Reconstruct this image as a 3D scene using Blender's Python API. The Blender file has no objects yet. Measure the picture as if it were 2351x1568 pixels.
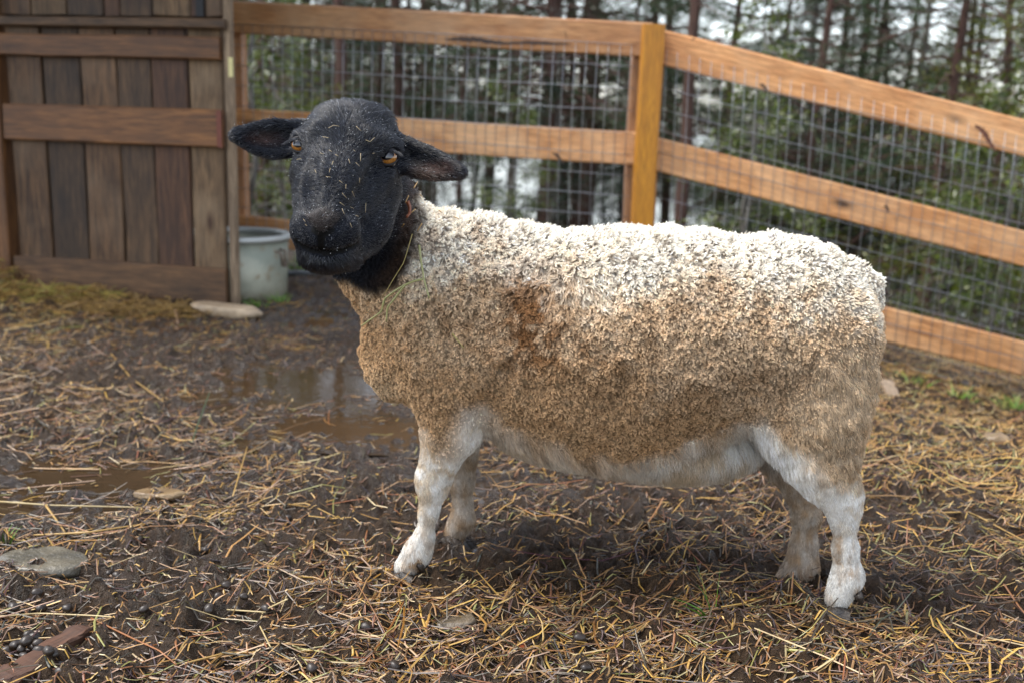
import bpy, bmesh
from mathutils import Vector, Matrix
import math, random
import numpy as np

# ---------------------------------------------------------------- camera model
CAM_H = 0.86
TILT = math.radians(12.06)
ROLL = 0.0314
LENS = 37.0
FPX = LENS / 36.0 * 2351.0
_f = np.array([0, math.cos(TILT), -math.sin(TILT)])
_r0 = np.array([1.0, 0, 0]); _u0 = np.array([0, math.sin(TILT), math.cos(TILT)])
CR = math.cos(ROLL) * _r0 + math.sin(ROLL) * _u0
CU = math.cos(ROLL) * _u0 - math.sin(ROLL) * _r0
CP = np.array([0, 0, CAM_H])


def ray(x, y):
    return _f + (x - 1175.5) / FPX * CR - (y - 784) / FPX * CU


def at_depth(x, y, Y):
    d = ray(x, y)
    return CP + d * (Y / d[1])


def on_ground(x, y, z=0.0):
    d = ray(x, y)
    return CP + d * ((z - CAM_H) / d[2])


def on_view(x, y, D):
    """point at distance D along the view axis"""
    return CP + ray(x, y) * D


def project(p):
    q = np.asarray(p, float) - CP
    w = q @ _f
    return np.stack([1175.5 + FPX * (q @ CR) / w, 784 - FPX * (q @ CU) / w, w], -1)


SC = bpy.context.scene
COL = SC.collection
RNG = np.random.default_rng(7)
random.seed(7)

# camera
cam_d = bpy.data.cameras.new('camera')
cam_d.lens = LENS; cam_d.sensor_width = 36.0
cam_d.clip_start = 0.05; cam_d.clip_end = 2000
cam_d.dof.use_dof = True
cam_d.dof.focus_distance = 1.70
cam_d.dof.aperture_fstop = 3.8
cam_o = bpy.data.objects.new('camera', cam_d)
COL.objects.link(cam_o)
M = Matrix.Identity(4)
for i in range(3):
    M[i][0] = CR[i]; M[i][1] = CU[i]; M[i][2] = -_f[i]; M[i][3] = CP[i]
cam_o.matrix_world = M
SC.camera = cam_o

# overcast daylight
SUN_EL, SUN_AZ = math.radians(62), math.radians(262)     # azimuth clockwise from +Y
world = bpy.data.worlds.new('World'); SC.world = world
world.use_nodes = True
wt = world.node_tree; wt.nodes.clear()
wo = wt.nodes.new('ShaderNodeOutputWorld'); wb = wt.nodes.new('ShaderNodeBackground')
sky = wt.nodes.new('ShaderNodeTexSky'); sky.sky_type = 'NISHITA'
sky.sun_disc = False; sky.sun_elevation = SUN_EL; sky.sun_rotation = SUN_AZ
sky.air_density = 1.0; sky.dust_density = 1.0; sky.ozone_density = 1.0
hs = wt.nodes.new('ShaderNodeHueSaturation'); hs.inputs['Saturation'].default_value = 0.46
wt.links.new(sky.outputs[0], hs.inputs['Color'])
wt.links.new(hs.outputs[0], wb.inputs[0]); wb.inputs[1].default_value = 0.15
wt.links.new(wb.outputs[0], wo.inputs[0])
sl = bpy.data.lights.new('sun', 'SUN'); sl.energy = 1.5; sl.angle = math.radians(30); sl.color = (1, .94, .85)
so = bpy.data.objects.new('sun', sl); COL.objects.link(so)
sd = Vector((math.sin(SUN_AZ) * math.cos(SUN_EL), math.cos(SUN_AZ) * math.cos(SUN_EL), math.sin(SUN_EL)))
so.rotation_euler = sd.to_track_quat('Z', 'Y').to_euler()
SC.view_settings.view_transform = 'Standard'; SC.view_settings.look = 'None'
SC.view_settings.gamma = 1; SC.view_settings.use_curve_mapping = False
SC.view_settings.exposure = 1.5
SC.render.engine = 'CYCLES'
SC.cycles.max_bounces = 6; SC.cycles.diffuse_bounces = 3; SC.cycles.glossy_bounces = 3
SC.cycles.transmission_bounces = 4; SC.cycles.transparent_max_bounces = 6
SC.cycles.use_denoising = True
SC.cycles_curves.shape = 'RIBBONS'


# ---------------------------------------------------------------- object helpers
def tag(o, label=None, cat=None, group=None, kind=None):
    for k, v in (('label', label), ('category', cat), ('group', group), ('kind', kind)):
        if v:
            o[k] = v
    return o


def empty(name, loc=(0, 0, 0), rz=0.0):
    o = bpy.data.objects.new(name, None); COL.objects.link(o)
    o.location = loc; o.rotation_euler = (0, 0, rz)
    o.empty_display_size = .1
    return o


def link(name, me, parent=None, mats=()):
    o = bpy.data.objects.new(name, me); COL.objects.link(o)
    if parent:
        o.parent = parent
    for m in mats:
        if me.materials.find(m.name) < 0:
            me.materials.append(m)
    return o


def np_mesh(name, V, F, smooth=True, col=None, attr='tint'):
    """mesh from arrays; F is an (n, k) array of one polygon size, or a list of such arrays"""
    me = bpy.data.meshes.new(name)
    Fs = F if isinstance(F, list) else [F]
    V = np.asarray(V, np.float32)
    nl = sum(f.size for f in Fs); nf = sum(len(f) for f in Fs)
    me.vertices.add(len(V)); me.vertices.foreach_set('co', V.ravel())
    me.loops.add(nl); me.polygons.add(nf)
    li = np.concatenate([f.ravel() for f in Fs]).astype(np.int32)
    tot = np.concatenate([np.full(len(f), f.shape[1]) for f in Fs]).astype(np.int32)
    st = np.concatenate([[0], np.cumsum(tot)[:-1]]).astype(np.int32)
    me.loops.foreach_set('vertex_index', li)
    me.polygons.foreach_set('loop_start', st)
    me.polygons.foreach_set('loop_total', tot)
    me.polygons.foreach_set('use_smooth', np.full(nf, smooth))
    me.update(calc_edges=True)
    if col is not None:
        col = np.asarray(col, np.float32)
        if col.shape[1] == 3:
            col = np.concatenate([col, np.ones((len(col), 1), np.float32)], 1)
        a = me.color_attributes.new(attr, 'FLOAT_COLOR', 'POINT')
        a.data.foreach_set('color', col.ravel())
    return me


class MB:
    """collects simple solids into one mesh"""
    def __init__(self):
        self.v = []; self.f4 = []; self.n = 0

    def add(self, V, F):
        self.v.append(np.asarray(V, float)); self.f4.append(np.asarray(F) + self.n); self.n += len(V)

    def tube(self, pts, rad, k=6):
        V, F = tube_arrays(pts, rad, k); self.add(V, F)

    def box(self, lo, hi):
        x0, y0, z0 = lo; x1, y1, z1 = hi
        self.add([(x0, y0, z0), (x1, y0, z0), (x1, y1, z0), (x0, y1, z0), (x0, y0, z1), (x1, y0, z1), (x1, y1, z1), (x0, y1, z1)],
                 [(0, 3, 2, 1), (4, 5, 6, 7), (0, 1, 5, 4), (1, 2, 6, 5), (2, 3, 7, 6), (3, 0, 4, 7)])

    def build(self, name, m, parent=None, smooth=True):
        F = {}
        for f in self.f4:
            F.setdefault(f.shape[1], []).append(f)
        me = np_mesh(name, np.concatenate(self.v), [np.concatenate(x) for x in F.values()], smooth)
        return link(name, me, parent, [m])


def tube_arrays(pts, rad, k=6):
    pts = np.asarray(pts, float); n = len(pts)
    rad = np.full(n, rad) if np.isscalar(rad) else np.asarray(rad, float)
    T = np.gradient(pts, axis=0); T /= np.linalg.norm(T, axis=1, keepdims=True) + 1e-12
    ref = np.array([0, 0, 1.0]) if abs(T[:, 2]).mean() < .8 else np.array([1.0, 0, 0])
    A = np.cross(T, ref); A /= np.linalg.norm(A, axis=1, keepdims=True) + 1e-12
    B = np.cross(T, A)
    th = np.arange(k) * 2 * math.pi / k
    V = pts[:, None] + rad[:, None, None] * (np.cos(th)[None, :, None] * A[:, None] + np.sin(th)[None, :, None] * B[:, None])
    V = V.reshape(-1, 3)
    F = []
    for i in range(n - 1):
        for j in range(k):
            a, b = i * k + j, i * k + (j + 1) % k
            F.append((a, b, b + k, a + k))
    V = np.concatenate([V, pts[:1], pts[-1:]])
    c0, c1 = len(V) - 2, len(V) - 1
    for j in range(k):                     # end caps as thin quads keep one polygon size
        if j % 2 == 0:
            F.append((c0, (j + 2) % k, (j + 1) % k, j))
            e = (n - 1) * k
            F.append((c1, e + j, e + (j + 1) % k, e + (j + 2) % k))
    return V, np.array(F)


# ---------------------------------------------------------------- noise in numpy
def _hash(ix, iy, seed):
    h = (ix.astype(np.int64) * 374761393 + iy.astype(np.int64) * 668265263 + seed * 974711) & 0xffffffff
    h = ((h ^ (h >> 13)) * 1274126177) & 0xffffffff
    return ((h ^ (h >> 16)) & 0xffff) / 65535.0


def vnoise(x, y, seed=0):
    x = np.asarray(x, float); y = np.asarray(y, float)
    ix, iy = np.floor(x), np.floor(y); fx, fy = x - ix, y - iy
    fx = fx * fx * (3 - 2 * fx); fy = fy * fy * (3 - 2 * fy)
    a = _hash(ix, iy, seed); b = _hash(ix + 1, iy, seed); c = _hash(ix, iy + 1, seed); d = _hash(ix + 1, iy + 1, seed)
    return (a + (b - a) * fx) * (1 - fy) + (c + (d - c) * fx) * fy


def fbm(x, y, seed=0, oct=4, gain=.5):
    s = 0; a = 1; t = 0
    for i in range(oct):
        s = s + a * vnoise(x * 2 ** i + 17.3 * i, y * 2 ** i - 9.1 * i, seed + i); t += a; a *= gain
    return s / t


def sstep(a, b, x):
    t = np.clip((x - a) / (b - a), 0, 1)
    return t * t * (3 - 2 * t)


# ---------------------------------------------------------------- material helpers
class NT:
    def __init__(self, name):
        self.m = bpy.data.materials.new(name); self.m.use_nodes = True
        self.t = self.m.node_tree
        self.b = self.t.nodes['Principled BSDF']

    def n(self, typ, **kw):
        nd = self.t.nodes.new(typ)
        for k, v in kw.items():
            if k in nd.inputs:
                nd.inputs[k].default_value = v
            else:
                setattr(nd, k, v)
        return nd

    def l(self, a, b):
        self.t.links.new(a, b)

    def coord(self, scale=(1, 1, 1), kind='Object'):
        tc = self.n('ShaderNodeTexCoord'); mp = self.n('ShaderNodeMapping')
        mp.inputs['Scale'].default_value = scale
        self.l(tc.outputs[kind], mp.inputs[0])
        return mp.outputs[0]

    def noise(self, vec, scale, detail=4, rough=.55, dist=0.0):
        nz = self.n('ShaderNodeTexNoise')
        nz.inputs['Scale'].default_value = scale; nz.inputs['Detail'].default_value = detail
        nz.inputs['Roughness'].default_value = rough; nz.inputs['Distortion'].default_value = dist
        if vec is not None:
            self.l(vec, nz.inputs['Vector'])
        return nz.outputs[0]

    def ramp(self, fac, stops):
        r = self.n('ShaderNodeValToRGB'); e = r.color_ramp.elements
        while len(e) < len(stops):
            e.new(.5)
        for el, (p, c) in zip(e, stops):
            el.position = p; el.color = (c, c, c, 1) if np.isscalar(c) else (*c, 1)
        self.l(fac, r.inputs[0])
        return r.outputs[0]

    def mix(self, fac, a, b, mode='MIX'):
        x = self.n('ShaderNodeMix', data_type='RGBA', blend_type=mode)
        for sock, v in ((x.inputs[0], fac), (x.inputs[6], a), (x.inputs[7], b)):
            if isinstance(v, (int, float)):
                sock.default_value = v
            elif isinstance(v, tuple):
                sock.default_value = (*v, 1)
            else:
                self.l(v, sock)
        return x.outputs[2]

    def math(self, op, a, b=0.0):
        x = self.n('ShaderNodeMath', operation=op)
        for s, v in zip(x.inputs, (a, b)):
            if isinstance(v, (int, float)):
                s.default_value = v
            else:
                self.l(v, s)
        return x.outputs[0]

    def attr(self, name):
        a = self.n('ShaderNodeAttribute', attribute_name=name)
        return a

    def bump(self, h, strength=.3, dist=.01):
        b = self.n('ShaderNodeBump'); b.inputs['Strength'].default_value = strength; b.inputs['Distance'].default_value = dist
        self.l(h, b.inputs['Height']); self.l(b.outputs[0], self.b.inputs['Normal'])

    def base(self, c):
        if isinstance(c, tuple):
            self.b.inputs['Base Color'].default_value = (*c, 1)
        else:
            self.l(c, self.b.inputs['Base Color'])

    def rough(self, r):
        if isinstance(r, (int, float)):
            self.b.inputs['Roughness'].default_value = r
        else:
            self.l(r, self.b.inputs['Roughness'])


def plain(name, c, r=.6, metal=0.0, var=.25, scale=20, bump=.2):
    t = NT(name)
    v = t.coord()
    nz = t.noise(v, scale, 5)
    t.base(t.mix(nz, tuple(x * (1 - var) for x in c), tuple(min(1, x * (1 + var)) for x in c)))
    t.rough(r); t.b.inputs['Metallic'].default_value = metal
    t.bump(nz, bump, .004)
    return t.m


def wood(name, light, dark, knots=True, grain=1.0, rough=.65, stain=None, wet=0.0):
    """boards run along their own x axis"""
    t = NT(name)
    oi = t.n('ShaderNodeObjectInfo')
    tc = t.n('ShaderNodeTexCoord')
    off = t.n('ShaderNodeVectorMath', operation='SCALE'); off.inputs[0].default_value = (13.7, 5.1, 9.3)
    t.l(oi.outputs['Random'], off.inputs['Scale'])
    add = t.n('ShaderNodeVectorMath', operation='ADD')
    t.l(tc.outputs['Object'], add.inputs[0]); t.l(off.outputs[0], add.inputs[1])
    mp = t.n('ShaderNodeMapping'); mp.inputs['Scale'].default_value = (1.3, 16, 16); t.l(add.outputs[0], mp.inputs[0])
    g1 = t.noise(mp.outputs[0], 4.0 * grain, 5, .6, .9)
    mp2 = t.n('ShaderNodeMapping'); mp2.inputs['Scale'].default_value = (3, 60, 60); t.l(add.outputs[0], mp2.inputs[0])
    g2 = t.noise(mp2.outputs[0], 5.0 * grain, 3, .6)
    blot = t.noise(add.outputs[0], 3.5, 4)
    c = t.mix(t.ramp(g1, [(.36, 0.0), (.64, 1.0)]), dark, light)
    c = t.mix(t.ramp(g2, [(.36, .75), (.58, 0.0)]), c, tuple(x * .5 for x in dark))
    c = t.mix(t.ramp(blot, [(.42, 0.0), (.72, .55)]), c, stain or tuple(x * .55 for x in dark))
    val = t.n('ShaderNodeHueSaturation'); t.l(c, val.inputs['Color'])
    mr = t.n('ShaderNodeMapRange'); mr.inputs['To Min'].default_value = .78; mr.inputs['To Max'].default_value = 1.22
    t.l(oi.outputs['Random'], mr.inputs['Value']); t.l(mr.outputs[0], val.inputs['Value'])
    c = val.outputs[0]
    if knots:
        mk = t.n('ShaderNodeMapping'); mk.inputs['Scale'].default_value = (1.6, 4.5, 4.5); t.l(add.outputs[0], mk.inputs[0])
        vo = t.n('ShaderNodeTexVoronoi'); vo.inputs['Scale'].default_value = 1.5; vo.inputs['Randomness'].default_value = 1
        t.l(mk.outputs[0], vo.inputs['Vector'])
        kn = t.ramp(vo.outputs['Distance'], [(.05, .95), (.10, 0.45), (.17, 0.0)])
        c = t.mix(kn, c, (.05, .022, .01))
    t.base(c); t.rough(rough)
    t.b.inputs['Coat Weight'].default_value = wet; t.b.inputs['Coat Roughness'].default_value = .25
    t.bump(t.mix(.5, g1, g2), .35, .004)
    return t.m


def plank(name, length, height, thick, m, parent=None, warp=.003, seg=10, ends=.0015, seed=0):
    """board with eased edges and a slight wander; x along, z up, centred in z and y, starting at x = 0"""
    r = np.random.default_rng(seed + 11)
    b = min(.006, thick * .2)
    prof = [(-thick / 2, -height / 2 + b), (-thick / 2 + b, -height / 2), (thick / 2 - b, -height / 2), (thick / 2, -height / 2 + b),
            (thick / 2, height / 2 - b), (thick / 2 - b, height / 2), (-thick / 2 + b, height / 2), (-thick / 2, height / 2 - b)]
    V, F = [], []
    xs = np.linspace(0, length, seg + 1)
    wz = np.interp(xs, np.linspace(0, length, 5), r.normal(0, warp, 5)); wy = np.interp(xs, np.linspace(0, length, 5), r.normal(0, warp * .5, 5))
    for i, x in enumerate(xs):
        for (y, z) in prof:
            e = r.normal(0, warp * .25, 2)
            V.append((x + (r.normal(0, ends) if i in (0, seg) else 0), y + wy[i] + e[0] * .3, z + wz[i] + e[1]))
    k = len(prof)
    for i in range(seg):
        for j in range(k):
            a, c = i * k + j, i * k + (j + 1) % k
            F.append((a, c, c + k, a + k))
    me = bpy.data.meshes.new(name)
    me.from_pydata(V, [], F + [tuple(range(k))[::-1], tuple(seg * k + j for j in range(k))])
    me.update()
    return link(name, me, parent, [m])


# ---------------------------------------------------------------- sheep: one continuous body surface (smooth union of solids)
SH_O = np.array([0.22, 1.885, 0.0])
SH_EX = np.array([0.9866, -0.163, 0.0]); SH_EX /= np.linalg.norm(SH_EX)
SH_EY = np.array([-SH_EX[1], SH_EX[0], 0.0])
SH_EZ = np.array([0, 0, 1.0])
SH_M = np.stack([SH_EX, SH_EY, SH_EZ])


def L(x, y, off=0.0):
    d = ray(x, y)
    s = (off - (CP - SH_O) @ SH_EY) / (d @ SH_EY)
    return CP + d * s


def pxs(p):
    """metres per photo pixel at a point"""
    return float((p - CP) @ _f) / FPX


PR = []          # (kind, data, k)


def ell(c, radii, M=None, k=0.03):
    PR.append(('e', (np.array(c), np.array(radii, float), SH_M if M is None else M), k))


def cone(a, b, ra, rb, k=0.03):
    PR.append(('c', (np.array(a), np.array(b), float(ra), float(rb)), k))


def chain(pts, k=0.02):
    for (a, ra), (b, rb) in zip(pts[:-1], pts[1:]):
        cone(a, b, ra, rb, k)


def cut(a, b, ra, rb, k=0.006):
    PR.append(('s', (np.array(a), np.array(b), float(ra), float(rb)), k))


def d_cone(P, a, b, ra, rb):
    ab = b - a
    l2 = float(ab @ ab) + 1e-12
    t = np.clip(((P - a) @ ab) / l2, 0, 1)
    q = P - a - t[..., None] * ab
    return np.sqrt((q * q).sum(-1)) - (ra + (rb - ra) * t)


def d_ell(P, c, r, M):
    q = (P - c) @ M.T
    k0 = np.sqrt(((q / r) ** 2).sum(-1))
    k1 = np.sqrt(((q / (r * r)) ** 2).sum(-1)) + 1e-9
    return k0 * (k0 - 1) / k1


def sdf(P, prims=None):
    P = np.asarray(P, float)
    D = np.full(P.shape[:-1], 1.0)
    for kind, dat, k in (PR if prims is None else prims):
        if kind == 'e':
            d = d_ell(P, *dat)
        else:
            d = d_cone(P, *dat)
        if kind == 's':
            h = np.maximum(k - np.abs(D + d), 0) / k
            D = np.maximum(D, -d) + h * h * k * 0.25
        else:
            h = np.maximum(k - np.abs(D - d), 0) / k
            D = np.minimum(D, d) - h * h * k * 0.25
    return D


def hit(x, y, t0=1.2, t1=2.6):
    """first point of the body seen through photo pixel x, y"""
    d = ray(x, y)
    d = d / np.linalg.norm(d)
    t = t0
    for _ in range(200):
        v = float(sdf(CP + d * t))
        if v < 0.0006:
            break
        t += max(v * 0.7, 0.0006)
        if t > t1:
            return None
    return CP + d * t


def build_sheep_solids():
    # trunk (in the sheep's own frame: along, across, up)
    def E(x, y, ra, rc, rb, off=0.0, k=0.05, rot=0.0):
        c = L(x, y, off); s = pxs(c)
        ca, sa = math.cos(rot), math.sin(rot)
        M = np.stack([ca * SH_EX - sa * SH_EZ, SH_EY, sa * SH_EX + ca * SH_EZ])
        ell(c, (ra * s, rb, rc * s), M, k)

    def S(x, y, r, off=0.0):
        c = L(x, y, off)
        return (c, r * pxs(c))
    E(1360, 800, 400, 275, .180, k=.05, rot=.03)
    E(1600, 755, 310, 225, .172, k=.06)
    E(1790, 760, 215, 202, .150, k=.06)
    E(1882, 765, 118, 146, .125, k=.05)
    E(1795, 650, 150, 88, .07, k=.05)
    E(1030, 735, 185, 215, .150, k=.05)
    E(1130, 650, 230, 140, .095, k=.06, rot=.1)
    E(932, 812, 106, 112, .105, k=.05)
    E(1050, 850, 130, 150, .06, off=-.10, k=.04)
    E(1050, 850, 130, 150, .06, off=.10, k=.04)
    # neck, turning from the trunk to the head that looks at the camera
    chain([(L(1040, 670, 0), .128), (L(900, 590, -.035), .100), (L(860, 490, -.065), .076), (L(835, 420, -.085), .066)], .04)
    # belly pouch
    E(1500, 1005, 240, 86, .10, off=.04, k=.03, rot=.02)
    # hind quarters
    for sgn, o in ((-1, -.075), (1, .08)):
        E(1888, 880, 118, 190, .080, off=o, k=.05, rot=.08)
        E(1835, 975, 85, 110, .055, off=o * 1.05, k=.04, rot=-.35)
    chain([S(1890, 960, 108, -.08), S(1892, 1060, 82, -.085), S(1906, 1105, 56, -.088), S(1930, 1148, 40, -.09), S(1938, 1190, 28, -.09), S(1941, 1260, 25, -.09),
           S(1946, 1322, 32, -.09), S(1934, 1348, 26, -.092), S(1922, 1372, 28, -.095)], .022)
    cone(L(1962, 1130, -.09), L(1960, 1160, -.09), 15 * .00078, 15 * .00078, .02)
    chain([S(1860, 960, 90, .08), S(1815, 1040, 58, .08), S(1842, 1110, 41, .075), S(1852, 1180, 30, .07), S(1846, 1255, 27, .07),
           S(1842, 1300, 34, .07), S(1818, 1326, 30, .065)], .022)
    # fore legs
    chain([S(1040, 900, 92, -.09), S(1034, 985, 68, -.095), S(1012, 1050, 43, -.097), S(995, 1098, 37, -.097), S(993, 1122, 29, -.097), S(985, 1172, 19.5, -.097),
           S(974, 1232, 19.5, -.097), S(960, 1264, 28, -.097), S(948, 1284, 22, -.097), S(930, 1300, 24, -.10)], .022)
    chain([S(1060, 930, 70, .085), S(1055, 1050, 38, .087), S(1060, 1105, 27, .088), S(1062, 1155, 19, .09), S(1062, 1192, 25, .09),
           S(1050, 1212, 20, .09), S(1042, 1230, 22, .09)], .022)
    # tail
    chain([S(1976, 634, 26), S(2002, 660, 19), S(2007, 692, 12)], .025)

    # head, in the camera-facing pose (photo pixel, distance along view, size in pixels)
    def V(x, y, D, r):
        return (on_view(x, y, D), r * D / FPX)

    def H(x, y, D, rx, ry, rz, k=.03, rot=0.0, pitch=0.0):
        c = on_view(x, y, D); s = D / FPX
        ca, sa = math.cos(rot), math.sin(rot)
        R1 = ca * CR - sa * CU; U1 = sa * CR + ca * CU
        cp, sp = math.cos(pitch), math.sin(pitch)
        U2 = cp * U1 + sp * _f; F2 = -sp * U1 + cp * _f
        ell(c, (rx * s, ry * s, rz * s), np.stack([R1, U2, F2]), k)
    H(803, 345, 1.735, 108, 88, 105, k=.03, rot=.12)
    H(802, 292, 1.745, 74, 42, 70, k=.035)
    H(858, 312, 1.75, 48, 48, 60, k=.03)
    H(795, 430, 1.715, 104, 105, 62, k=.03, rot=.10)
    chain([V(790, 350, 1.69, 80), V(764, 440, 1.64, 66), V(745, 512, 1.605, 56)], .035)
    chain([V(868, 445, 1.74, 50), V(838, 520, 1.70, 48), V(795, 585, 1.65, 34)], .035)
    chain([V(722, 400, 1.72, 48), V(730, 480, 1.68, 38), V(724, 555, 1.64, 36)], .035)
    H(748, 538, 1.61, 71, 50, 58, k=.03, rot=.06)
    H(745, 590, 1.625, 60, 34, 52, k=.012, rot=.08)
    # nose leather between the nostrils, and the wings outside them
    H(741, 510, 1.578, 36, 20, 26, k=.02, rot=.04)
    H(689, 520, 1.60, 15, 24, 24, k=.016)
    H(803, 520, 1.60, 18, 26, 24, k=.016)
    # facial crests from under the eye to the muzzle
    cone(on_view(884, 402, 1.695), on_view(822, 486, 1.648), .013, .010, .018)
    cone(on_view(700, 380, 1.690), on_view(700, 470, 1.640), .011, .009, .018)
    # brow ridges
    cone(on_view(845, 322, 1.665), on_view(902, 338, 1.70), .016, .015, .02)
    cone(on_view(735, 308, 1.665), on_view(690, 318, 1.70), .014, .013, .02)


def add_head_details():
    # eye sockets, nostrils, mouth line and philtrum cut into the surface
    eyes = []
    for x, y, r in ((892, 361, 21.5), (685, 333, 19)):
        h = hit(x, y)
        if h is None:
            h = on_view(x, y, 1.70)
        rr = r * pxs(h)
        c = h + _f * rr * 0.55
        eyes.append((c, rr))
        cut(c, c, rr * 1.05, rr * 1.05, .006)
    nz = []
    for pts in (((697, 503, 6.5), (705, 516, 7.5), (724, 535, 4)), ((788, 505, 6.5), (778, 518, 7.5), (753, 537, 4))):
        P_ = [(hit(x, y), r) for x, y, r in pts]
        nz.append(P_)
    mouth = [(hit(x, y), r) for x, y, r in ((680, 556, 3.5), (700, 571, 4.2), (736, 580, 4), (775, 579, 4.2), (806, 571, 4.8), (824, 558, 4))]
    phil = [(hit(x, y), r) for x, y, r in ((737, 540, 3.5), (738, 574, 2.8))]
    for pts in (((866, 388), (838, 440), (812, 482)), ((716, 372), (718, 430), (714, 470))):
        Q = [hit(x, y) for x, y in pts]
        for a, b in zip(Q[:-1], Q[1:]):
            if a is not None and b is not None:
                cut(a - _f * .004, b - _f * .004, .009, .008, .022)
    for P_, kk in ((nz[0], .004), (nz[1], .004), (mouth, .004), (phil, .003)):
        for (a, ra), (b, rb) in zip(P_[:-1], P_[1:]):
            if a is None or b is None:
                continue
            cut(a - _f * .001, b - _f * .001, ra * .0011, rb * .0011, kk)
    # the crease where the upper arm leaves the ribs, and the fold above it
    for pts, rr in ((((1104, 1000), (1112, 945), (1140, 895), (1165, 845), (1178, 790)), (.012, .013, .010, .006, .003)),):
        Q = [hit(x, y) for x, y in pts]
        for (a, ra), (b, rb) in zip(list(zip(Q, rr))[:-1], list(zip(Q, rr))[1:]):
            if a is not None and b is not None:
                cut(a, b, ra, rb, .03)
    return eyes, [[p for p, _ in L_ if p is not None] for L_ in (nz[0], nz[1], mouth, phil)]


EAR_PIX = (
    # root, tip, (width profile above / below the axis), depth at root and tip
    ((703, 318, 1.745), (545, 312, 1.715), ((.0, 26, 30), (.2, 28, 36), (.45, 30, 42), (.7, 22, 34), (.88, 11, 18), (1.0, 2, 2))),
    ((912, 352, 1.745), (1054, 396, 1.72), ((.0, 28, 26), (.2, 30, 34), (.45, 27, 33), (.7, 20, 24), (.88, 10, 13), (1.0, 2, 2))),
)


def add_ears():
    """each ear a cupped leaf: thin rounded solids swept along its length, hollow facing the camera"""
    for (rx, ry, rD), (tx, ty, tD), prof in EAR_PIX:
        ax = np.array([tx - rx, ty - ry], float)
        n = np.array([ax[1], -ax[0]]) / np.hypot(*ax)
        if n[1] > 0:
            n = -n                                        # n points up in the photo
        ts = np.linspace(0, 1, 12)
        pu = np.interp(ts, [p[0] for p in prof], [p[1] for p in prof])
        pl = np.interp(ts, [p[0] for p in prof], [p[2] for p in prof])
        rows = []
        for t, u, l in zip(ts, pu, pl):
            row = []
            for w in (-1, -.6, -.2, .2, .6, 1):
                off = u * w if w > 0 else l * w
                D = rD + (tD - rD) * t + .018 * (1 - w * w) * min(1, (u + l) / 55) - .006
                th = .0058 if abs(w) < 1 else .0042
                row.append((on_view(rx + ax[0] * t + n[0] * off, ry + ax[1] * t + n[1] * off, D), th))
            rows.append(row)
        for i in range(len(rows) - 1):
            for j in range(6):
                (a, ra), (b, rb) = rows[i][j], rows[i + 1][j]
                cone(a, b, ra, rb, .010 if i else .022)


def surface_nets(lo, hi, h):
    """naive surface nets on the sheep's solids, vectorised"""
    n = np.ceil((hi - lo) / h).astype(int) + 1
    axs = [lo[i] + h * np.arange(n[i]) for i in range(3)]
    D = np.full(tuple(n), 1.0, np.float32)
    for kind, dat, k in PR:
        if kind == 'e':
            c, r, M = dat
            ext = np.full(3, float(r.max())); p0, p1 = c - ext, c + ext
        else:
            a, b, ra, rb = dat
            m = max(ra, rb); p0, p1 = np.minimum(a, b) - m, np.maximum(a, b) + m
        pad = k + 3 * h
        i0 = np.clip(np.floor((p0 - pad - lo) / h).astype(int), 0, n - 1)
        i1 = np.clip(np.ceil((p1 + pad - lo) / h).astype(int) + 1, 1, n)
        if (i1 <= i0).any():
            continue
        sl = tuple(slice(a_, b_) for a_, b_ in zip(i0, i1))
        G = np.stack(np.meshgrid(*[axs[q][sl[q]] for q in range(3)], indexing='ij'), -1)
        d = d_ell(G, *dat) if kind == 'e' else d_cone(G, *dat)
        S = D[sl]
        if kind == 's':
            hh = np.maximum(k - np.abs(S + d), 0) / k
            D[sl] = np.maximum(S, -d) + hh * hh * k * .25
        else:
            hh = np.maximum(k - np.abs(S - d), 0) / k
            D[sl] = np.minimum(S, d) - hh * hh * k * .25
    ins = D < 0
    cell = np.zeros(tuple(n - 1), int)
    for i in (0, 1):
        for j in (0, 1):
            for q in (0, 1):
                cell += ins[i:n[0] - 1 + i, j:n[1] - 1 + j, q:n[2] - 1 + q]
    act = np.argwhere((cell > 0) & (cell < 8))
    idx = np.full(tuple(n - 1), -1, int)
    idx[tuple(act.T)] = np.arange(len(act))
    acc = np.zeros((len(act), 3)); cnt = np.zeros(len(act))
    corners = [(i, j, q) for i in (0, 1) for j in (0, 1) for q in (0, 1)]
    for a in corners:
        for ax in range(3):
            if a[ax]:
                continue
            b = list(a); b[ax] = 1
            va = D[tuple((act + a).T)]; vb = D[tuple((act + b).T)]
            m = (va < 0) != (vb < 0)
            t = va[m] / (va[m] - vb[m])
            p = np.tile(np.array(a, float), (m.sum(), 1)); p[:, ax] += t
            acc[m] += p; cnt[m] += 1
    V = lo + h * (act + acc / cnt[:, None])
    quads = []
    for ax in range(3):
        u, v = (ax + 1) % 3, (ax + 2) % 3
        sa = [slice(None)] * 3; sb = [slice(None)] * 3
        sa[ax] = slice(0, n[ax] - 1); sb[ax] = slice(1, n[ax])
        A, B = ins[tuple(sa)], ins[tuple(sb)]
        e = np.argwhere(A != B)
        e = e[(e[:, u] > 0) & (e[:, v] > 0) & (e[:, u] < n[u] - 1) & (e[:, v] < n[v] - 1)]
        du = np.zeros(3, int); du[u] = 1
        dv = np.zeros(3, int); dv[v] = 1
        q = np.stack([idx[tuple((e - du - dv).T)], idx[tuple((e - dv).T)], idx[tuple(e.T)], idx[tuple((e - du).T)]], 1)
        flip = ~A[tuple(e.T)]
        q[flip] = q[flip][:, ::-1]
        quads.append(q)
    Q = np.concatenate(quads)
    return V, Q


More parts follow.
